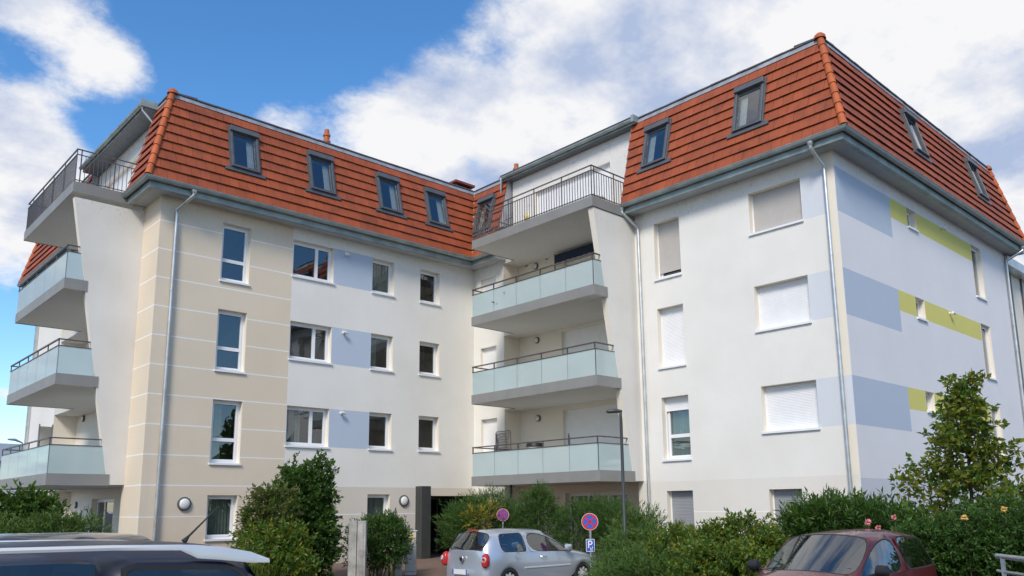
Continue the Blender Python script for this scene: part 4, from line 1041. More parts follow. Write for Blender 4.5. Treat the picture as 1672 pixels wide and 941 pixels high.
def potplant(x, y, z, label, h=.35, mats=('leaf_dark',), n=30):
    t = top('potted_plant', label, 'potted plant', (x, y, z)); mb = MB(); mb.tube([(x, y, z), (x, y, z + .28)], [.12, .16], 12); mb.build('pot', 'pot', t, smooth=True)
    lf = MB()
    for i in range(n): shoot(lf, Vector((x, y, z + .28)), rv() + Vector((0, 0, .9)), h * rnd.uniform(.7, 1.2), 5, .12, .05)
    lf.build('foliage', list(mats), t, fixn=False)
potplant(18.25, 20.1, 9.0 - .0, 'dark leafy plant behind the glass of the topmost right glass balcony', .3) if False else potplant(18.7, 20.15, 8.385, 'dark leafy plant above the glass of the upper right balcony', .75)
t = top('garden_chair', 'dark metal garden chair at the left end of the right roof terrace', 'chair', (18.9, 20.9, 11.22))
mb = MB(); x, y, z = 18.9, 20.9, 11.22
mb.box(x - .22, x + .22, y - .22, y + .22, z + .42, z + .45); mb.build('seat', 'rail', t)
mb = MB()
for i in range(6): mb.tube([(x + .2, y - .2 + i * .08, z + .45), (x + .3, y - .2 + i * .08, z + .92)], .01, 5)
mb.tube([(x + .3, y - .22, z + .92), (x + .3, y + .22, z + .92)], .014, 6); mb.build('backrest', 'rail', t)
for a in (-.2, .2):
    for b_ in (-.2, .2): mb = MB(); mb.tube([(x + a, y + b_, z), (x + a * .9, y + b_ * .9, z + .42)], .012, 6); mb.build('leg', 'rail', t)
t = top('plant_trough', 'small dark plant trough at the right end of the right roof terrace', 'planter', (18.9, 16.3, 11.22))
mb = MB(); mb.box(18.65, 19.25, 16.2, 16.42, 11.23, 11.42); mb.build('trough', 'pot', t); lf = MB()
for i in range(9): shoot(lf, Vector((18.7 + i * .06, 16.3, 11.42)), Vector((0, 0, 1)) + rv() * .4, .2, 4, .08, .04)
lf.build('foliage', 'leaf_dark', t, fixn=False)
# privacy screen on the lowest left balcony
t = top('privacy_screen', 'thin beige privacy screen at the far end of the lowest left balcony', 'screen', (7.1, 31.3, 2.77))
mb = MB(); mb.box(6.92, 7.28, 31.28, 31.31, 2.9, 4.6); mb.build('panel', 'wall_plinth', t)
mb = MB(); mb.box(6.88, 6.92, 31.27, 31.32, 2.77, 4.68); mb.box(7.28, 7.32, 31.27, 31.32, 2.77, 4.68); mb.box(6.92, 7.28, 31.27, 31.32, 2.85, 2.9); mb.build('frame', 'zinc_light', t)
# ------------------------------------------------------------------ far things
def far_house(px, D, w, h, label, roofh=2.0):
    c = at(px, 800, D); x, y = c.x, c.y
    t = empty('distant_house', (x, y, 0), label, 'house', 'distant houses')
    mb = MB(); mb.box(x - w / 2, x + w / 2, y - 5, y + 5, -.1, h); mb.build('wall', 'far_wall', t)
    mb = MB(); mb.hexa([(x - w / 2 - .4, y - 5.4, h), (x + w / 2 + .4, y - 5.4, h), (x + w / 2 + .4, y + 5.4, h), (x - w / 2 - .4, y + 5.4, h), (x - w / 2 + .6, y - .2, h + roofh), (x + w / 2 - .6, y - .2, h + roofh), (x + w / 2 - .6, y + .2, h + roofh), (x - w / 2 + .6, y + .2, h + roofh)]); mb.build('roof', 'far_roof', t)
far_house(-40, 75, 16, 6.2, 'distant house with slate blue roof behind the left balcony rail', 1.9)
far_house(28, 90, 8, 5.0, 'distant smaller house beside the far street lamp on the left', 1.5)
c = at(33, 760, 60); t = empty('street_lamp', (c.x, c.y, 0), 'small distant street lamp above the left balcony rail', 'street lamp'); tp = at(30, 719, 60)
mb = MB(); mb.tube([(c.x, c.y, 0), (c.x, c.y, tp.z - .2)], [.09, .05], 8); mb.build('pole', 'fascia_grey', t); mb = MB(); mb.tube([(c.x, c.y, tp.z - .2), (c.x - .5, c.y - .1, tp.z), (c.x - 1.0, c.y - .2, tp.z)], [.05, .1, .06], 8); mb.build('lamp_head', 'zinc_light', t)
# neighbouring building past the far right corner
t = empty('neighbouring_building', (38, 12, 0), 'pale building with grey roof edge past the right end of the side facade', 'building')
mb = MB(); mb.box(34.2, 46, 9.4, 20, -.1, 10.6); mb.build('wall', 'wall_cream', t); mb = MB(); mb.box(33.9, 46.3, 9.0, 20.3, 10.6, 10.95); mb.build('roof', 'zinc_light', t)
mb = MB()
for x in (34.6, 35.2, 36.6): mb.box(x, x + .08, 9.33, 9.398, 0, 10.6)
mb.build('mullion', 'frame_grey', t)
# ------------------------------------------------------------------ cars
def car(spec, name, label, loc, rot, pm, gm_='car_glass', detail=True):
    """spec: L, W, H, stations [(x rows0-3, x rows4-6, zbelt, zcant, zroof, yb, yc, yr, arch)], glass faces, doors, caps"""
    root = empty(name, loc, label, 'car', 'parked cars', rot)
    st = spec['st']; W = spec['W'] / 2
    bm = bmesh.new(); V = []
    zs_l, zm_l, zw_l = spec['low']
    for i, s in enumerate(st):
        xl, xu, zb, zc, zr, wb, wc, arch = s
        z0 = zs_l if not arch else arch; z1 = max(zm_l, z0 + .04); z2 = max(zw_l, z1 + .05)
        if zb < z2 + .06: z2 = zb - .06; z1 = min(z1, z2 - .05)
        wf = spec['wf'][i] if 'wf' in spec else 1
        row = [(xl, W * .955 * wf, z0), (xl, W * .99 * wf, z1), (xl, W * 1.0 * wf, z2), (xl, W * wb * wf, zb), (xu, W * wc * wf, zc), (xu + spec['bow'][i] * .5, W * wc * .58 * wf, zc + (zr - zc) * .72), (xu + spec['bow'][i], 0, zr)]
        V.append(row)
    vm = {}
    def gv(p, sgn):
        k = (round(p[0], 4), round(p[1] * sgn, 4), round(p[2], 4))
        if k not in vm: vm[k] = bm.verts.new(k)
        return vm[k]
    regions = {}
    def face(ps, sgn, mi, reg=None):
        vs = []
        for p in ps:
            v = gv(p, sgn)
            if v not in vs: vs.append(v)
        if len(vs) < 3: return
        try: f = bm.faces.new(vs)
        except ValueError: return
        f.material_index = mi; f.smooth = True
        if reg: regions.setdefault(reg, []).append(f)
    gl = spec['glass']; n = len(st)
    for sgn in (1, -1):
        for i in range(n - 1):
            for j in range(6):
                reg = None; mi = 0
                for nm, (a, b_, ja, jb) in gl.items():
                    if a <= i < b_ and ja <= j < jb: reg = (nm, sgn if j < 4 else 0); mi = 1
                for nm, (a, b_) in spec['doors'].items():
                    if a <= i < b_ and 0 < j < 3: reg = (nm, sgn); mi = 3
                face([V[i][j], V[i + 1][j], V[i + 1][j + 1], V[i][j + 1]], sgn, mi, reg)
        for e, i in ((0, 0), (1, n - 1)):
            prof = spec['caps'][e]  # x offsets for rows 0..3 at the centre
            cols = []
            for r in range(4):
                p = V[i][r]; zz = p[2]
                xo = prof[r]
                if r == 3: c_ = [V[i][3], V[i][4], V[i][5], V[i][6]]
                else: c_ = [p] + [(p[0] + xo * (1 - (q[1] / max(p[1], .01)) ** 2) if k else p[0], min(q[1], p[1] * .93), zz) for k, q in enumerate((V[i][4], V[i][5], V[i][6]), 1)]
                cols.append(c_)
            for r in range(3):
                for k in range(3): face([cols[r][k], cols[r + 1][k], cols[r + 1][k + 1], cols[r][k + 1]], sgn, 0)
    bmesh.ops.recalc_face_normals(bm, faces=bm.faces[:])
    for reg, fs in regions.items():
        fs = [f for f in fs if f.is_valid]
        if not fs: continue
        isg = fs[0].material_index == 1
        if isg:
            r = bmesh.ops.inset_region(bm, faces=fs, thickness=spec.get('frame', .03), depth=0, use_even_offset=True)
            for f in r['faces']: f.material_index = 0 if spec.get('bodyframe', True) else 2; f.smooth = True
            r = bmesh.ops.inset_region(bm, faces=fs, thickness=.022, depth=-.004, use_even_offset=True)
            for f in r['faces']: f.material_index = 2
        else:
            pass
    cl = bm.edges.layers.float.get('crease_edge') or bm.edges.layers.float.new('crease_edge')
    for e_ in bm.edges:
        ms = {f.material_index for f in e_.link_faces}
        if len(ms) > 1 and (1 in ms or 2 in ms): e_[cl] = 1.0
        elif len(e_.link_faces) == 1: e_[cl] = .6
    vl = bm.verts.layers.float.get('crease_vert') or bm.verts.layers.float.new('crease_vert')
    for v in bm.verts:
        es_ = [e_ for e_ in v.link_edges if e_[cl] > .9]
        if len(es_) == 2:
            d1 = (es_[0].other_vert(v).co - v.co).normalized(); d2 = (es_[1].other_vert(v).co - v.co).normalized()
            if d1.dot(d2) > -.80: v[vl] = .85
    me = bpy.data.meshes.new('tmp'); bm.to_mesh(me); bm.free()
    to = bpy.data.objects.new('tmp', me); COL.objects.link(to)
    ss = to.modifiers.new('s', 'SUBSURF'); ss.levels = 2; ss.render_levels = 2
    dg = bpy.context.evaluated_depsgraph_get(); dg.update()
    em = bpy.data.meshes.new_from_object(to.evaluated_get(dg))
    parts = {}
    for p in em.polygons:
        cen = p.center
        key = {0: 'body', 1: 'glass', 2: 'seal', 3: 'door'}[p.material_index]
        if key in ('glass', 'door'):
            key = key + ('R' if p.center.y < 0 else 'L') if key == 'door' or abs(p.normal.y) > .6 else key + ('F' if p.center.x > st[-1][0] * .45 else 'B')
            if key.startswith('door') and len(spec['doors']) > 1: key += '0' if cen.x < spec['doorsplit'] else '1'
            if key.startswith('glass') and key[5] in 'RL':
                key += str(sum(cen.x > q for q in spec['gsplit']))
        parts.setdefault(key, []).append(p)
    vp_ = {}
    for k_, p in enumerate(parts.get('seal', [])):
        for v in p.vertices: vp_.setdefault(v, []).append(k_)
    left_ = set(range(len(parts.get('seal', [])))); comp = []
    while left_:
        stack = [left_.pop()]; cur = []
        while stack:
            k_ = stack.pop(); cur.append(parts['seal'][k_])
            for v in parts['seal'][k_].vertices:
                for q in vp_[v]:
                    if q in left_: left_.remove(q); stack.append(q)
        comp.append(cur)
    parts.pop('seal', None)
    for k_, cur in enumerate(comp): parts['seal%d' % k_] = cur
    mats = {'body': pm, 'seal': 'rubber', 'door': pm, 'glass': gm_}
    bodyo = None
    for key in sorted(parts):
        mb = MB(); mp = {}
        for p in parts[key]:
            f = []
            for vi_ in p.vertices:
                if vi_ not in mp: mp[vi_] = len(mb.v); mb.v.append(tuple(em.vertices[vi_].co))
                f.append(mp[vi_])
            mb.f.append(tuple(f)); mb.m.append(0)
        base = 'door' if key.startswith('door') else 'glass' if key.startswith('glass') else 'seal' if key.startswith('seal') else key
        nm = 'body' if base == 'body' else 'window_seal' if base == 'seal' else 'door' if base == 'door' else {'F': 'windscreen', 'B': 'rear_window'}.get(key[5], 'side_window')
        o = mb.build(nm, mats[base], root, smooth=True, local=True, fixn=False)
        for pl in o.data.polygons: pl.use_smooth = True
        if base == 'body': bodyo = o
    bpy.data.objects.remove(to); bpy.data.meshes.remove(me)
    Hh = spec['H']
    # floor pan, wheel wells and cabin
    mb = MB(); xa, xb_ = st[0][0] + .12, st[-1][0] - .12
    mb.box(xa, xb_, -W * .86, W * .86, .24, .30); mb.box(st[spec['cowl']][0] - .15, st[spec['cowl']][0] - .05, -W * .9, W * .9, .3, spec['zdash'])
    mb.build('floor_pan', 'black', root, local=True)
    for x in spec['seats']:
        for y in (-.36, .36):
            mb = MB(); mb.box(x - .25, x + .25, y - .24, y + .24, .42, .58)
            mb.hexa([(x - .32, y - .24, .55), (x - .18, y - .24, .55), (x - .18, y + .24, .55), (x - .32, y + .24, .55), (x - .44, y - .2, Hh - .42), (x - .34, y - .2, Hh - .42), (x - .34, y + .2, Hh - .42), (x - .44, y + .2, Hh - .42)])
            mb.box(x - .46, x - .37, y - .13, y + .13, Hh - .40, Hh - .22)
            mb.build('seat', 'seat_cloth', root, local=True, bevel=.03)
    for x in spec['axles']:
        for sg in (-1, 1):
            y0 = sg * (W - .22); y = sg * (W - .015); r = spec['wr']
            mb = MB(); mb.lathe((x, y0, r), (0, sg, 0), [(0, r * .62), (0, r * .96), (.03, r), (.17, r), (.2, r * .95), (.205, r * .70), (.18, r * .66)], 36)
            wh = mb.build('wheel', 'rubber', root, smooth=True, local=True, fixn=False); WL[wh.name] = Vector(wh.location)
            mb = MB(); mb.lathe((x, y0, r), (0, sg, 0), [(.18, r * .68), (.19, r * .62), (.10, r * .58), (.08, 0)], 30, 1)
            ax = Vector((0, sg, 0))
            for k in range(9):
                a = k * 2 * PI / 9; d = Vector((math.cos(a), 0, math.sin(a))); t = Vector((-math.sin(a), 0, math.cos(a))) * .028; c = Vector((x, y0 + sg * .165, r))
                mb.hexa([c + d * .05 - t * 1.4, c + d * .05 + t * 1.4, c + d * .05 + t * 1.4 + ax * .02, c + d * .05 - t * 1.4 + ax * .02, c + d * r * .64 - t, c + d * r * .64 + t, c + d * r * .64 + t + ax * .015, c + d * r * .64 - t + ax * .015], 0)
            mb.lathe((x, y0, r), (0, sg, 0), [(.16, .07), (.19, .06), (.195, 0)], 16, 0)
            mb.build('rim', ['rail_silver', 'black'], wh, smooth=False, fixn=False)
            mb = MB(); 
            for k in range(14):
                a, b_ = PI * k / 14, PI * (k + 1) / 14; q = r + .06
                mb.poly([(x + q * math.cos(a), sg * (W - .30), r + q * math.sin(a)), (x + q * math.cos(b_), sg * (W - .30), r + q * math.sin(b_)), (x + q * math.cos(b_), sg * (W - .04), r + q * math.sin(b_)), (x + q * math.cos(a), sg * (W - .04), r + q * math.sin(a))])
            mb.poly([(x - r - .06, sg * (W - .30), .1), (x + r + .06, sg * (W - .30), .1), (x + r + .06, sg * (W - .30), r * 2 + .06), (x - r - .06, sg * (W - .30), r * 2 + .06)])
            mb.build('wheel_arch', 'black', root, local=True, fixn=False)
    for sg in (-1, 1):   # mirrors
        x, z = spec['mirror']; y = sg * W * .93
        mb = MB(); mb.tube([(x, y, z - .03), (x - .02, sg * (W + .06), z)], .02, 8); mb.tube([(x - .05, sg * (W + .04), z + .02), (x - .03, sg * (W + .06), z + .03), (x - .02, sg * (W + .17), z + .03), (x - .03, sg * (W + .2), z + .02)], [.05, .085, .08, .04], 10)
        mb.build('door_mirror', spec.get('mirror_m', pm), root, local=True, smooth=True)
    mb = MB(); mb.tube([(spec['mirror'][0] - .45, .05, Hh - .13), (spec['mirror'][0] - .45, -.12, Hh - .13)], .035, 8); mb.build('inner_mirror', 'black', root, local=True)
    mb = MB(); cc = Vector((st[spec['cowl']][0] - .55, .36, spec['zdash'] + .02)); n_ = 20
    pts = [cc + Vector((.06 * math.sin(k * 2 * PI / n_) * 1, .18 * math.cos(k * 2 * PI / n_), .17 * math.sin(k * 2 * PI / n_))) for k in range(n_ + 1)]; mb.tube(pts, .014, 6, cap=False); mb.build('steering_wheel', 'black', root, local=True)
    return root, spec
def S(xl, xu, zb, zc, zr, wb=.965, wc=.73, arch=0): return (xl, xu, zb, zc, zr, wb, wc, arch)
# --- small three-door hatchback, silver
L_ = 3.9
st = [S(.06, .05, .96, .98, .99, .93, .78), S(.38, .36, .95, 1.33, 1.42, .965, .72), S(.46, .50, .94, 1.35, 1.445, .97, .72, .50), S(.70, .70, .93, 1.36, 1.455, .975, .725, .64), S(.94, .92, .93, 1.365, 1.46, .975, .73, .50), S(1.10, 1.06, .925, 1.37, 1.462, .97, .73), S(1.30, 1.26, .92, 1.37, 1.465, .97, .73), S(1.35, 1.31, .92, 1.37, 1.465, .97, .73), S(2.10, 2.02, .90, 1.34, 1.44, .97, .72), S(2.80, 2.74, .88, .93, .98, .96, .86), S(2.94, 2.92, .86, .90, .955, .96, .84, .50), S(3.16, 3.14, .83, .87, .93, .96, .82, .64), S(3.38, 3.38, .79, .83, .89, .95, .80, .50), S(3.54, 3.56, .75, .79, .84, .93, .76), S(3.80, 3.80, .62, .66, .70, .86, .62)]
polo = dict(L=L_, W=1.66, H=1.46, st=st, low=(.24, .46, .66), wf=[.93, .99] + [1] * 11 + [.97, .88], bow=[-.06, -.06, -.03, 0, 0, 0, 0, 0, .05, .10, .10, .10, .10, .10, .08],
  glass={'rear': (0, 1, 4, 6), 'quarter': (2, 6, 3, 4), 'front': (7, 9, 3, 4), 'screen': (8, 9, 4, 6)}, doors={'door': (7, 9)}, gsplit=(1.3,), frame=.008,
  caps=((-.03, -.09, -.05, 0), (.12, .12, .06, 0)), cowl=9, zdash=.92, seats=(1.15, 2.0), axles=(.70, 3.16), wr=.31, mirror=(2.52, .96))
car_r, sp = car(polo, 'hatchback', 'silver three-door hatchback parked with its rear to the left, in front of the conifers', (12.10, 14.82, gz(14, 14.8) + .01), 0, 'paint_silver')
W = .83
def add(root, mb, nm, mat, **k): return mb.build(nm, mat, root, local=True, **k)
for sg in (-1, 1):
    mb = MB(); mb.tube([(.055, sg * .715, .62), (.05, sg * .72, .66), (.055, sg * .72, .76), (.07, sg * .715, .88), (.09, sg * .71, .935)], [.035, .085, .098, .085, .03], 16)
    tl = add(car_r, mb, 'tail_light', 'red_plastic', smooth=True)
    WL[tl.name] = Vector(tl.location)
    mb = MB(); mb.lathe((.012, sg * .735, .80), Vector((-1, sg * .45, 0)), [(.03, .062), (.055, .058), (.06, .042), (.045, .038)], 20); mb.build('lamp_ring', 'lens_clear', tl, smooth=True, fixn=False)
mb = MB(); mb.lathe((-.045, 0, .80), (-1, 0, 0), [(0, .062), (.018, .062), (.022, .054)], 24)
for a, b_ in (((-.045, .04), (-.018, -.008)), ((-.018, -.008), (0, .03)), ((0, .03), (.018, -.008)), ((.018, -.008), (.045, .04)), ((-.03, .045), (0, .0)), ((.03, .045), (0, .0)), ((-.03, -.01), (-.01, -.05)), ((.03, -.01), (.01, -.05)), ((-.01, -.05), (0, -.02)), ((.01, -.05), (0, -.02))):
    mb.tube([(-.068, a[0], .80 + a[1]), (-.068, b_[0], .80 + b_[1])], .004, 4)
badge = add(car_r, mb, 'badge', 'chrome')
mb = MB(); mb.lathe((-.045, 0, .80), (-1, 0, 0), [(.0, .056), (.016, .056), (.016, 0)], 20); add(car_r, mb, 'badge_back', 'steel_dark')
mb = MB(); mb.box(.27, .33, -.17, .17, 1.415, 1.44); add(car_r, mb, 'high_brake_light', 'red_plastic', bevel=.008)
mb = MB(); mb.box(-.10, -.085, -.26, .26, .46, .57); add(car_r, mb, 'number_plate', 'plate'); mb = MB(); mb.box(-.104, -.101, .22, .26, .46, .57); mb.box(-.104, -.101, -.26, -.22, .46, .57); add(car_r, mb, 'plate_band', 'sign_blue')
mb = MB(); mb.tube([(.02, .0, 1.0), (-.01, .02, 1.02), (.05, .30, 1.045), (.06, .42, 1.05)], [.018, .014, .01, .006], 6); add(car_r, mb, 'rear_wiper', 'black')
mb = MB(); mb.tube([(.75, 0, 1.45), (.68, 0, 1.56)], [.012, .005], 6); add(car_r, mb, 'antenna', 'black')
for sg in (-1, 1):
    mb = MB(); mb.tube([(1.66, sg * .836, .80), (1.68, sg * .86, .805), (1.82, sg * .86, .81), (1.85, sg * .838, .80)], .013, 8); add(car_r, mb, 'door_handle', 'paint_silver', smooth=True)
    mb = MB(); mb.box(1.16, 2.70, min(sg * .815, sg * .838), max(sg * .815, sg * .838), .555, .59); add(car_r, mb, 'rub_strip', 'rail_silver', bevel=.006)
    mb = MB(); mb.tube([(3.62, sg * .60, .66), (3.52, sg * .71, .68), (3.38, sg * .77, .70)], [.06, .075, .03], 10); add(car_r, mb, 'headlight', 'lens_clear', smooth=True)
mb = MB(); mb.lathe((.95, -.818, .86), (0, -1, .08), [(0, .075), (.004, .075), (.004, .069), (.001, .068)], 24); add(car_r, mb, 'fuel_flap', 'paint_silver', smooth=True, fixn=False)
# --- rounded small red car, nose to the left
st = [S(.05, .08, .98, 1.00, 1.02, .92, .80), S(.30, .34, .98, 1.37, 1.47, .96, .72), S(.40, .46, .97, 1.395, 1.495, .965, .72, .50), S(.62, .66, .96, 1.41, 1.51, .97, .73, .63), S(.84, .86, .955, 1.42, 1.52, .97, .735, .50), S(1.02, 1.02, .95, 1.43, 1.51, .97, .76), S(1.34, 1.36, .945, 1.43, 1.51, .97, .76), S(1.40, 1.42, .945, 1.43, 1.51, .97, .76), S(2.02, 1.98, .92, 1.405, 1.475, .97, .755), S(2.72, 2.72, .89, .93, 1.00, .96, .86), S(2.86, 2.88, .87, .90, .97, .96, .85, .50), S(3.06, 3.06, .83, .87, .93, .96, .83, .63), S(3.26, 3.26, .79, .83, .88, .94, .80, .50), S(3.40, 3.40, .73, .77, .82, .9, .74), S(3.58, 3.58, .60, .63, .66, .8, .58)]
red = dict(L=3.65, W=1.65, H=1.52, st=st, low=(.24, .46, .66), wf=[.9, .98] + [1] * 11 + [.95, .84], bow=[-.08, -.06, -.03, 0, 0, 0, 0, 0, .06, .16, .14, .14, .12, .12, .1],
  glass={'rear': (0, 1, 4, 6), 'quarter': (1, 6, 3, 4), 'front': (7, 9, 3, 4), 'screen': (8, 9, 4, 6)}, doors={'door': (7, 9)}, gsplit=(1.38,), frame=.010,
  caps=((-.05, -.1, -.06, 0), (.14, .14, .08, 0)), cowl=9, zdash=.93, seats=(1.0, 1.85), axles=(.62, 3.06), wr=.30, mirror=(2.50, .98), mirror_m='black')
p = at(1352, 877, 11.9)
rr, sp = car(red, 'small_car', 'dark red small car parked nose to the left in front of the hedge', (p.x + 2.02, p.y, gz(p.x + 1, p.y) - .02), PI, 'paint_red')
for y0, y1 in ((-.62, .02), (-.02, .58)):
    mb = MB(); xa = 2.84; mb.tube([(2.80, y0, .985), (2.70, y0 + .12, 1.01), (2.62, y1 - .05, 1.035), (2.60, y1, 1.04)], [.012, .012, .009, .006], 6); add(rr, mb, 'wiper', 'black')
mb = MB(); mb.box(2.50, 2.505, -.56, -.50, .985, 1.03); mb.box(2.42, 2.425, -.55, -.50, 1.05, 1.09); add(rr, mb, 'sticker', 'sign_white')
for sg in (-1, 1):
    mb = MB(); mb.tube([(1.52, sg * .83, .82), (1.56, sg * .85, .82), (1.68, sg * .85, .825), (1.71, sg * .832, .82)], .012, 8); add(rr, mb, 'door_handle', 'paint_red', smooth=True)
    mb = MB(); mb.tube([(3.44, sg * .56, .68), (3.34, sg * .68, .72), (3.18, sg * .745, .75)], [.06, .08, .03], 10); add(rr, mb, 'headlight', 'lens_clear', smooth=True)
mb = MB()
for k in range(2): mb.box(.02 + k * .0, .06, -.3, .3, 1.3, 1.31)
# --- navy estate with silver roof rails
def estate(H, L_=4.55):
    k = H - 1.46
    st = [S(.06, .10, .98, 1.00, 1.01, .92, .84), S(.30, .42, .97, 1.30 + k, 1.40 + k, .96, .76), S(.55, .60, .97, 1.325 + k, 1.425 + k, .97, .76, .50), S(.80, .80, .965, 1.335 + k, 1.44 + k, .975, .765, .66), S(1.05, 1.04, .96, 1.345 + k, 1.45 + k, .975, .765, .50), S(1.20, 1.18, .955, 1.35 + k, 1.455 + k, .975, .765), S(1.36, 1.26, .955, 1.35 + k, 1.455 + k, .975, .765), S(1.98, 1.96, .95, 1.355 + k, 1.46 + k, .975, .765), S(2.08, 2.04, .95, 1.355 + k, 1.46 + k, .975, .765), S(2.65, 2.55, .94, 1.33 + k, 1.44 + k, .975, .755), S(3.35, 3.30, .91, .95, 1.0, .96, .86), S(3.50, 3.50, .89, .92, .97, .96, .84, .50), S(3.72, 3.72, .86, .89, .94, .96, .82, .66), S(3.95, 3.95, .82, .85, .9, .95, .8, .50), S(4.15, 4.15, .77, .80, .85, .93, .76), S(4.42, 4.42, .62, .65, .68, .84, .62)]
    return dict(L=L_, W=1.76, H=H, st=st, low=(.24, .46, .66), wf=[.93, .99] + [1] * 12 + [.96, .86], bow=[-.05, -.04, -.02, 0, 0, 0, 0, 0, 0, .06, .12, .12, .12, .12, .12, .08],
      glass={'rear': (0, 1, 4, 6), 'cargo': (1, 5, 3, 4), 'back': (6, 7, 3, 4), 'front': (8, 10, 3, 4), 'screen': (9, 10, 4, 6)}, doors={'back': (6, 7), 'front': (8, 11)}, doorsplit=2.0, gsplit=(1.22, 2.0), frame=.028,
      caps=((-.04, -.09, -.05, 0), (.12, .12, .06, 0)), cowl=10, zdash=.95, seats=(1.55, 2.5), axles=(.80, 3.72), wr=.32, mirror=(3.05, 1.0))
es = estate(1.62)
nx = 2.64; ny = 5.40
nr, sp = car(es, 'estate_car', 'dark navy estate car with silver roof rails in the left foreground', (nx, ny, gz(1, 5)), PI, 'paint_navy', 'navy_glass')
for sg in (-1, 1):
    mb = MB(); y = sg * .665
    # (x, top, bottom): long feet that run down into the roof, slim bar between them
    pts = [(.30, 1.49, 1.46), (.42, 1.535, 1.465), (.60, 1.57, 1.49), (.74, 1.585, 1.505), (.84, 1.59, 1.553), (1.2, 1.60, 1.567), (1.7, 1.605, 1.572), (2.2, 1.60, 1.567), (2.42, 1.598, 1.555), (2.52, 1.585, 1.49), (2.70, 1.55, 1.46), (2.84, 1.47, 1.43)]
    for (xa, ta, ba) in pts:
        ta -= .006; mb.v += [(xa, y - .022, ba), (xa, y - .024, (ta + ba) / 2), (xa, y - .012, ta), (xa, y + .012, ta), (xa, y + .024, (ta + ba) / 2), (xa, y + .022, ba)]
    for i_ in range(len(pts) - 1):
        for j_ in range(6): mb.f.append((i_ * 6 + j_, i_ * 6 + (j_ + 1) % 6, i_ * 6 + 6 + (j_ + 1) % 6, i_ * 6 + 6 + j_)); mb.m.append(0)
    mb.f += [tuple(range(6)), tuple(range(len(mb.v) - 6, len(mb.v)))]; mb.m += [0, 0]
    add(nr, mb, 'roof_rail', 'rail_silver', smooth=True)
mb = MB(); mb.tube([(.56, 0, 1.575), (.53, 0, 1.61), (.34, 0, 1.80)], [.02, .008, .003], 6); add(nr, mb, 'antenna', 'black')
# --- black car whose roof shows behind
bs = estate(1.56)
p = at(240, 882, 10.2)
br_, sp = car(bs, 'dark_car', 'black car with only its roof and side windows showing behind the navy estate', (p.x + .55, p.y + .75, gz(p.x, p.y) + .03), PI, 'paint_black')

# ------------------------------------------------------------------ sky, sun
world = bpy.data.worlds.new('World'); scene.world = world; world.use_nodes = True
nt = world.node_tree; bg = nt.nodes['Background']
SUN_EL, SUN_AZ = 42, 211      # azimuth measured from +X anticlockwise: from the left, slightly behind the camera
sky = N(nt, 'ShaderNodeTexSky'); sky.sky_type = 'NISHITA'; sky.sun_disc = False; sky.sun_elevation = math.radians(SUN_EL)
sky.sun_rotation = math.radians(90 - SUN_AZ); sky.air_density = 1.0; sky.dust_density = .3; sky.ozone_density = 3.0
tc = N(nt, 'ShaderNodeTexCoord'); D = tc.outputs['Generated']
def vdot(v):
    n = N(nt, 'ShaderNodeVectorMath', operation='DOT_PRODUCT'); L(nt, D, n.inputs[0]); v = Vector(v).normalized(); n.inputs[1].default_value = v; return n.outputs['Value']
def mth(op, a, b_=None, c_=None, clamp=False):
    n = N(nt, 'ShaderNodeMath', operation=op); n.use_clamp = clamp
    for i, v in enumerate((a, b_, c_)):
        if v is None: continue
        if hasattr(v, 'links'): L(nt, v, n.inputs[i])
        else: n.inputs[i].default_value = v
    return n.outputs[0]
sep = N(nt, 'ShaderNodeSeparateXYZ'); L(nt, D, sep.inputs[0])
zz = mth('ADD', sep.outputs[2], .28)
cmb = N(nt, 'ShaderNodeCombineXYZ'); L(nt, mth('DIVIDE', sep.outputs[0], zz), cmb.inputs[0]); L(nt, mth('DIVIDE', sep.outputs[1], zz), cmb.inputs[1])
def wn(scale, det, rough=.55, off=(0, 0, 0), dist=0):
    mp = N(nt, 'ShaderNodeMapping'); mp.inputs['Location'].default_value = off; L(nt, cmb.outputs[0], mp.inputs[0])
    n = N(nt, 'ShaderNodeTexNoise'); n.inputs['Scale'].default_value = scale; n.inputs['Detail'].default_value = det; n.inputs['Roughness'].default_value = rough; n.inputs['Distortion'].default_value = dist
    L(nt, mp.outputs[0], n.inputs[0]); return n.outputs[0]
cov = mth('MULTIPLY_ADD', wn(1.9, 9, .60, (3, 1, 0), .15), 1.9, -.34)
cov = mth('ADD', cov, mth('MULTIPLY', mth('SUBTRACT', wn(6.5, 8, .62, (7, 2, 0)), .5), 1.35))
cov = mth('ADD', cov, mth('MULTIPLY', mth('SUBTRACT', wn(18, 6, .65, (4, 8, 0)), .5), .45))
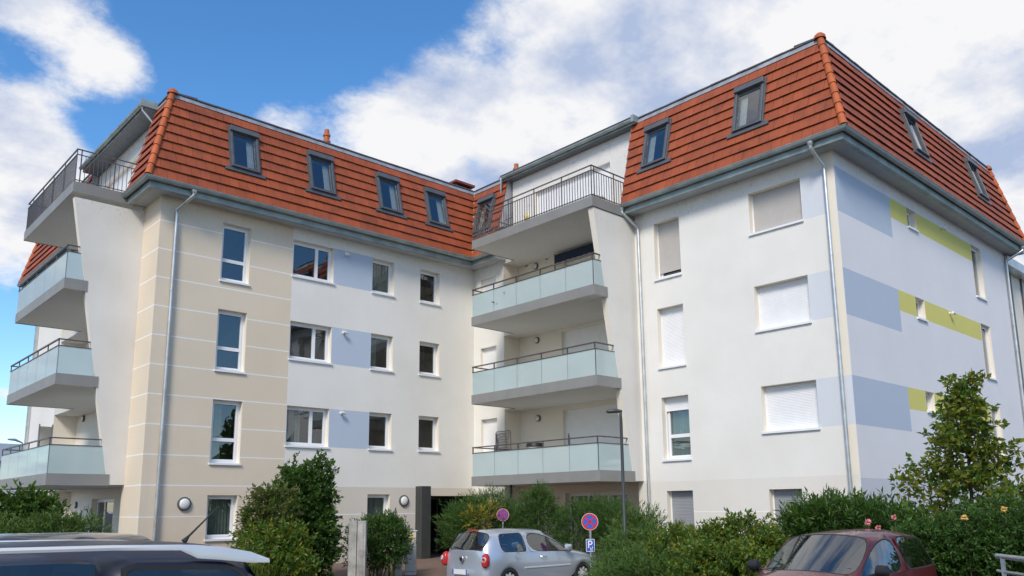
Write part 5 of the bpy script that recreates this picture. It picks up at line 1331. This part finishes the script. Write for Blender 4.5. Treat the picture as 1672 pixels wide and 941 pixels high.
# where the photo shows blue gaps (negative) and thick cloud (positive)
def blob(px, py, rpx, wt):
    global cov
    v = right * ((px - PX) / FPX) + down * ((py - PY) / FPX) + fwd
    e = v.normalized(); r = math.atan(rpx / FPX)
    d = vdot(e); t = mth('DIVIDE', mth('SUBTRACT', 1.0, d), 1 - math.cos(r))     # 0 centre, 1 at radius
    g = mth('POWER', 2.718, mth('MULTIPLY', t, -1.2))
    cov = mth('ADD', cov, mth('MULTIPLY', g, wt))
for q in ((430, 30, 170, -1.1), (610, 20, 130, -.8), (340, 110, 80, -.5), (165, 230, 70, -.45), (240, 300, 70, -.40), (240, 35, 60, -.4), (40, 95, 60, -.75), (215, 235, 70, -.45), (130, 180, 40, -.3), (15, 540, 110, -.5), (775, 265, 30, -.25), (1160, 0, 40, -.35), (1335, 125, 50, -.2),
          (190, 85, 85, .45), (250, 120, 50, .25), (50, 20, 60, .2), (50, 190, 90, .40), (110, 260, 90, .35), (200, 330, 60, .25), (430, 190, 60, .25), (20, 400, 110, .40), (480, 150, 70, .30), (560, 110, 70, .25), (650, 170, 140, .35), (900, 100, 260, .40), (1150, 150, 200, .3), (1400, 60, 260, .3), (1600, 200, 240, .35), (620, 250, 90, .2)):
    blob(*q)
def dblob(v, deg, wt):
    global cov
    t = mth('DIVIDE', mth('SUBTRACT', 1.0, vdot(v)), 1 - math.cos(math.radians(deg)))
    cov = mth('ADD', cov, mth('MULTIPLY', mth('POWER', 2.718, mth('MULTIPLY', t, -1.2)), wt))
dblob((.35, -.85, .42), 24, -.9); dblob((.35, -.68, .65), 20, -.8); dblob((-.75, .45, .5), 20, -.7)
mask = N(nt, 'ShaderNodeValToRGB'); L(nt, cov, mask.inputs[0]); el = mask.color_ramp.elements; el[0].position = .30; el[0].color = (0, 0, 0, 1); el[1].position = .86; el[1].color = (1, 1, 1, 1); mask.color_ramp.interpolation = 'EASE'
hs = N(nt, 'ShaderNodeHueSaturation'); hs.inputs['Saturation'].default_value = 1.24; hs.inputs['Value'].default_value = 1.6; L(nt, sky.outputs[0], hs.inputs['Color'])
shade = N(nt, 'ShaderNodeValToRGB'); L(nt, mth('ADD', wn(2.6, 6, .5, (11, 5, 0)), mth('MULTIPLY', mth('SUBTRACT', wn(9, 6, .6, (1, 9, 0)), .3), .45)), shade.inputs[0])
el = shade.color_ramp.elements; el[0].position = .46; el[0].color = (3.3, 4.0, 5.6, 1); el[1].position = .66; el[1].color = (7.1, 7.1, 7.2, 1)
mx = mixc(nt, mask.outputs[0], hs.outputs[0], shade.outputs[0])
L(nt, mx, bg.inputs['Color']); bg.inputs['Strength'].default_value = .1
sd = bpy.data.lights.new('sun', 'SUN'); so = bpy.data.objects.new('sun', sd); COL.objects.link(so)
sd.energy = 2.3; sd.angle = math.radians(17); sd.color = (1, .92, .80)
e, a = math.radians(SUN_EL), math.radians(SUN_AZ)
dv = Vector((math.cos(a) * math.cos(e), math.sin(a) * math.cos(e), math.sin(e)))
so.rotation_euler = dv.to_track_quat('Z', 'Y').to_euler(); so.location = dv * 60
scene.view_settings.view_transform = 'Standard'; scene.view_settings.look = 'None'; scene.view_settings.exposure = .40; scene.view_settings.gamma = 1
scene.render.engine = 'CYCLES'; scene.cycles.max_bounces = 8; scene.cycles.transparent_max_bounces = 12; scene.cycles.use_denoising = True; scene.cycles.sample_clamp_indirect = 6
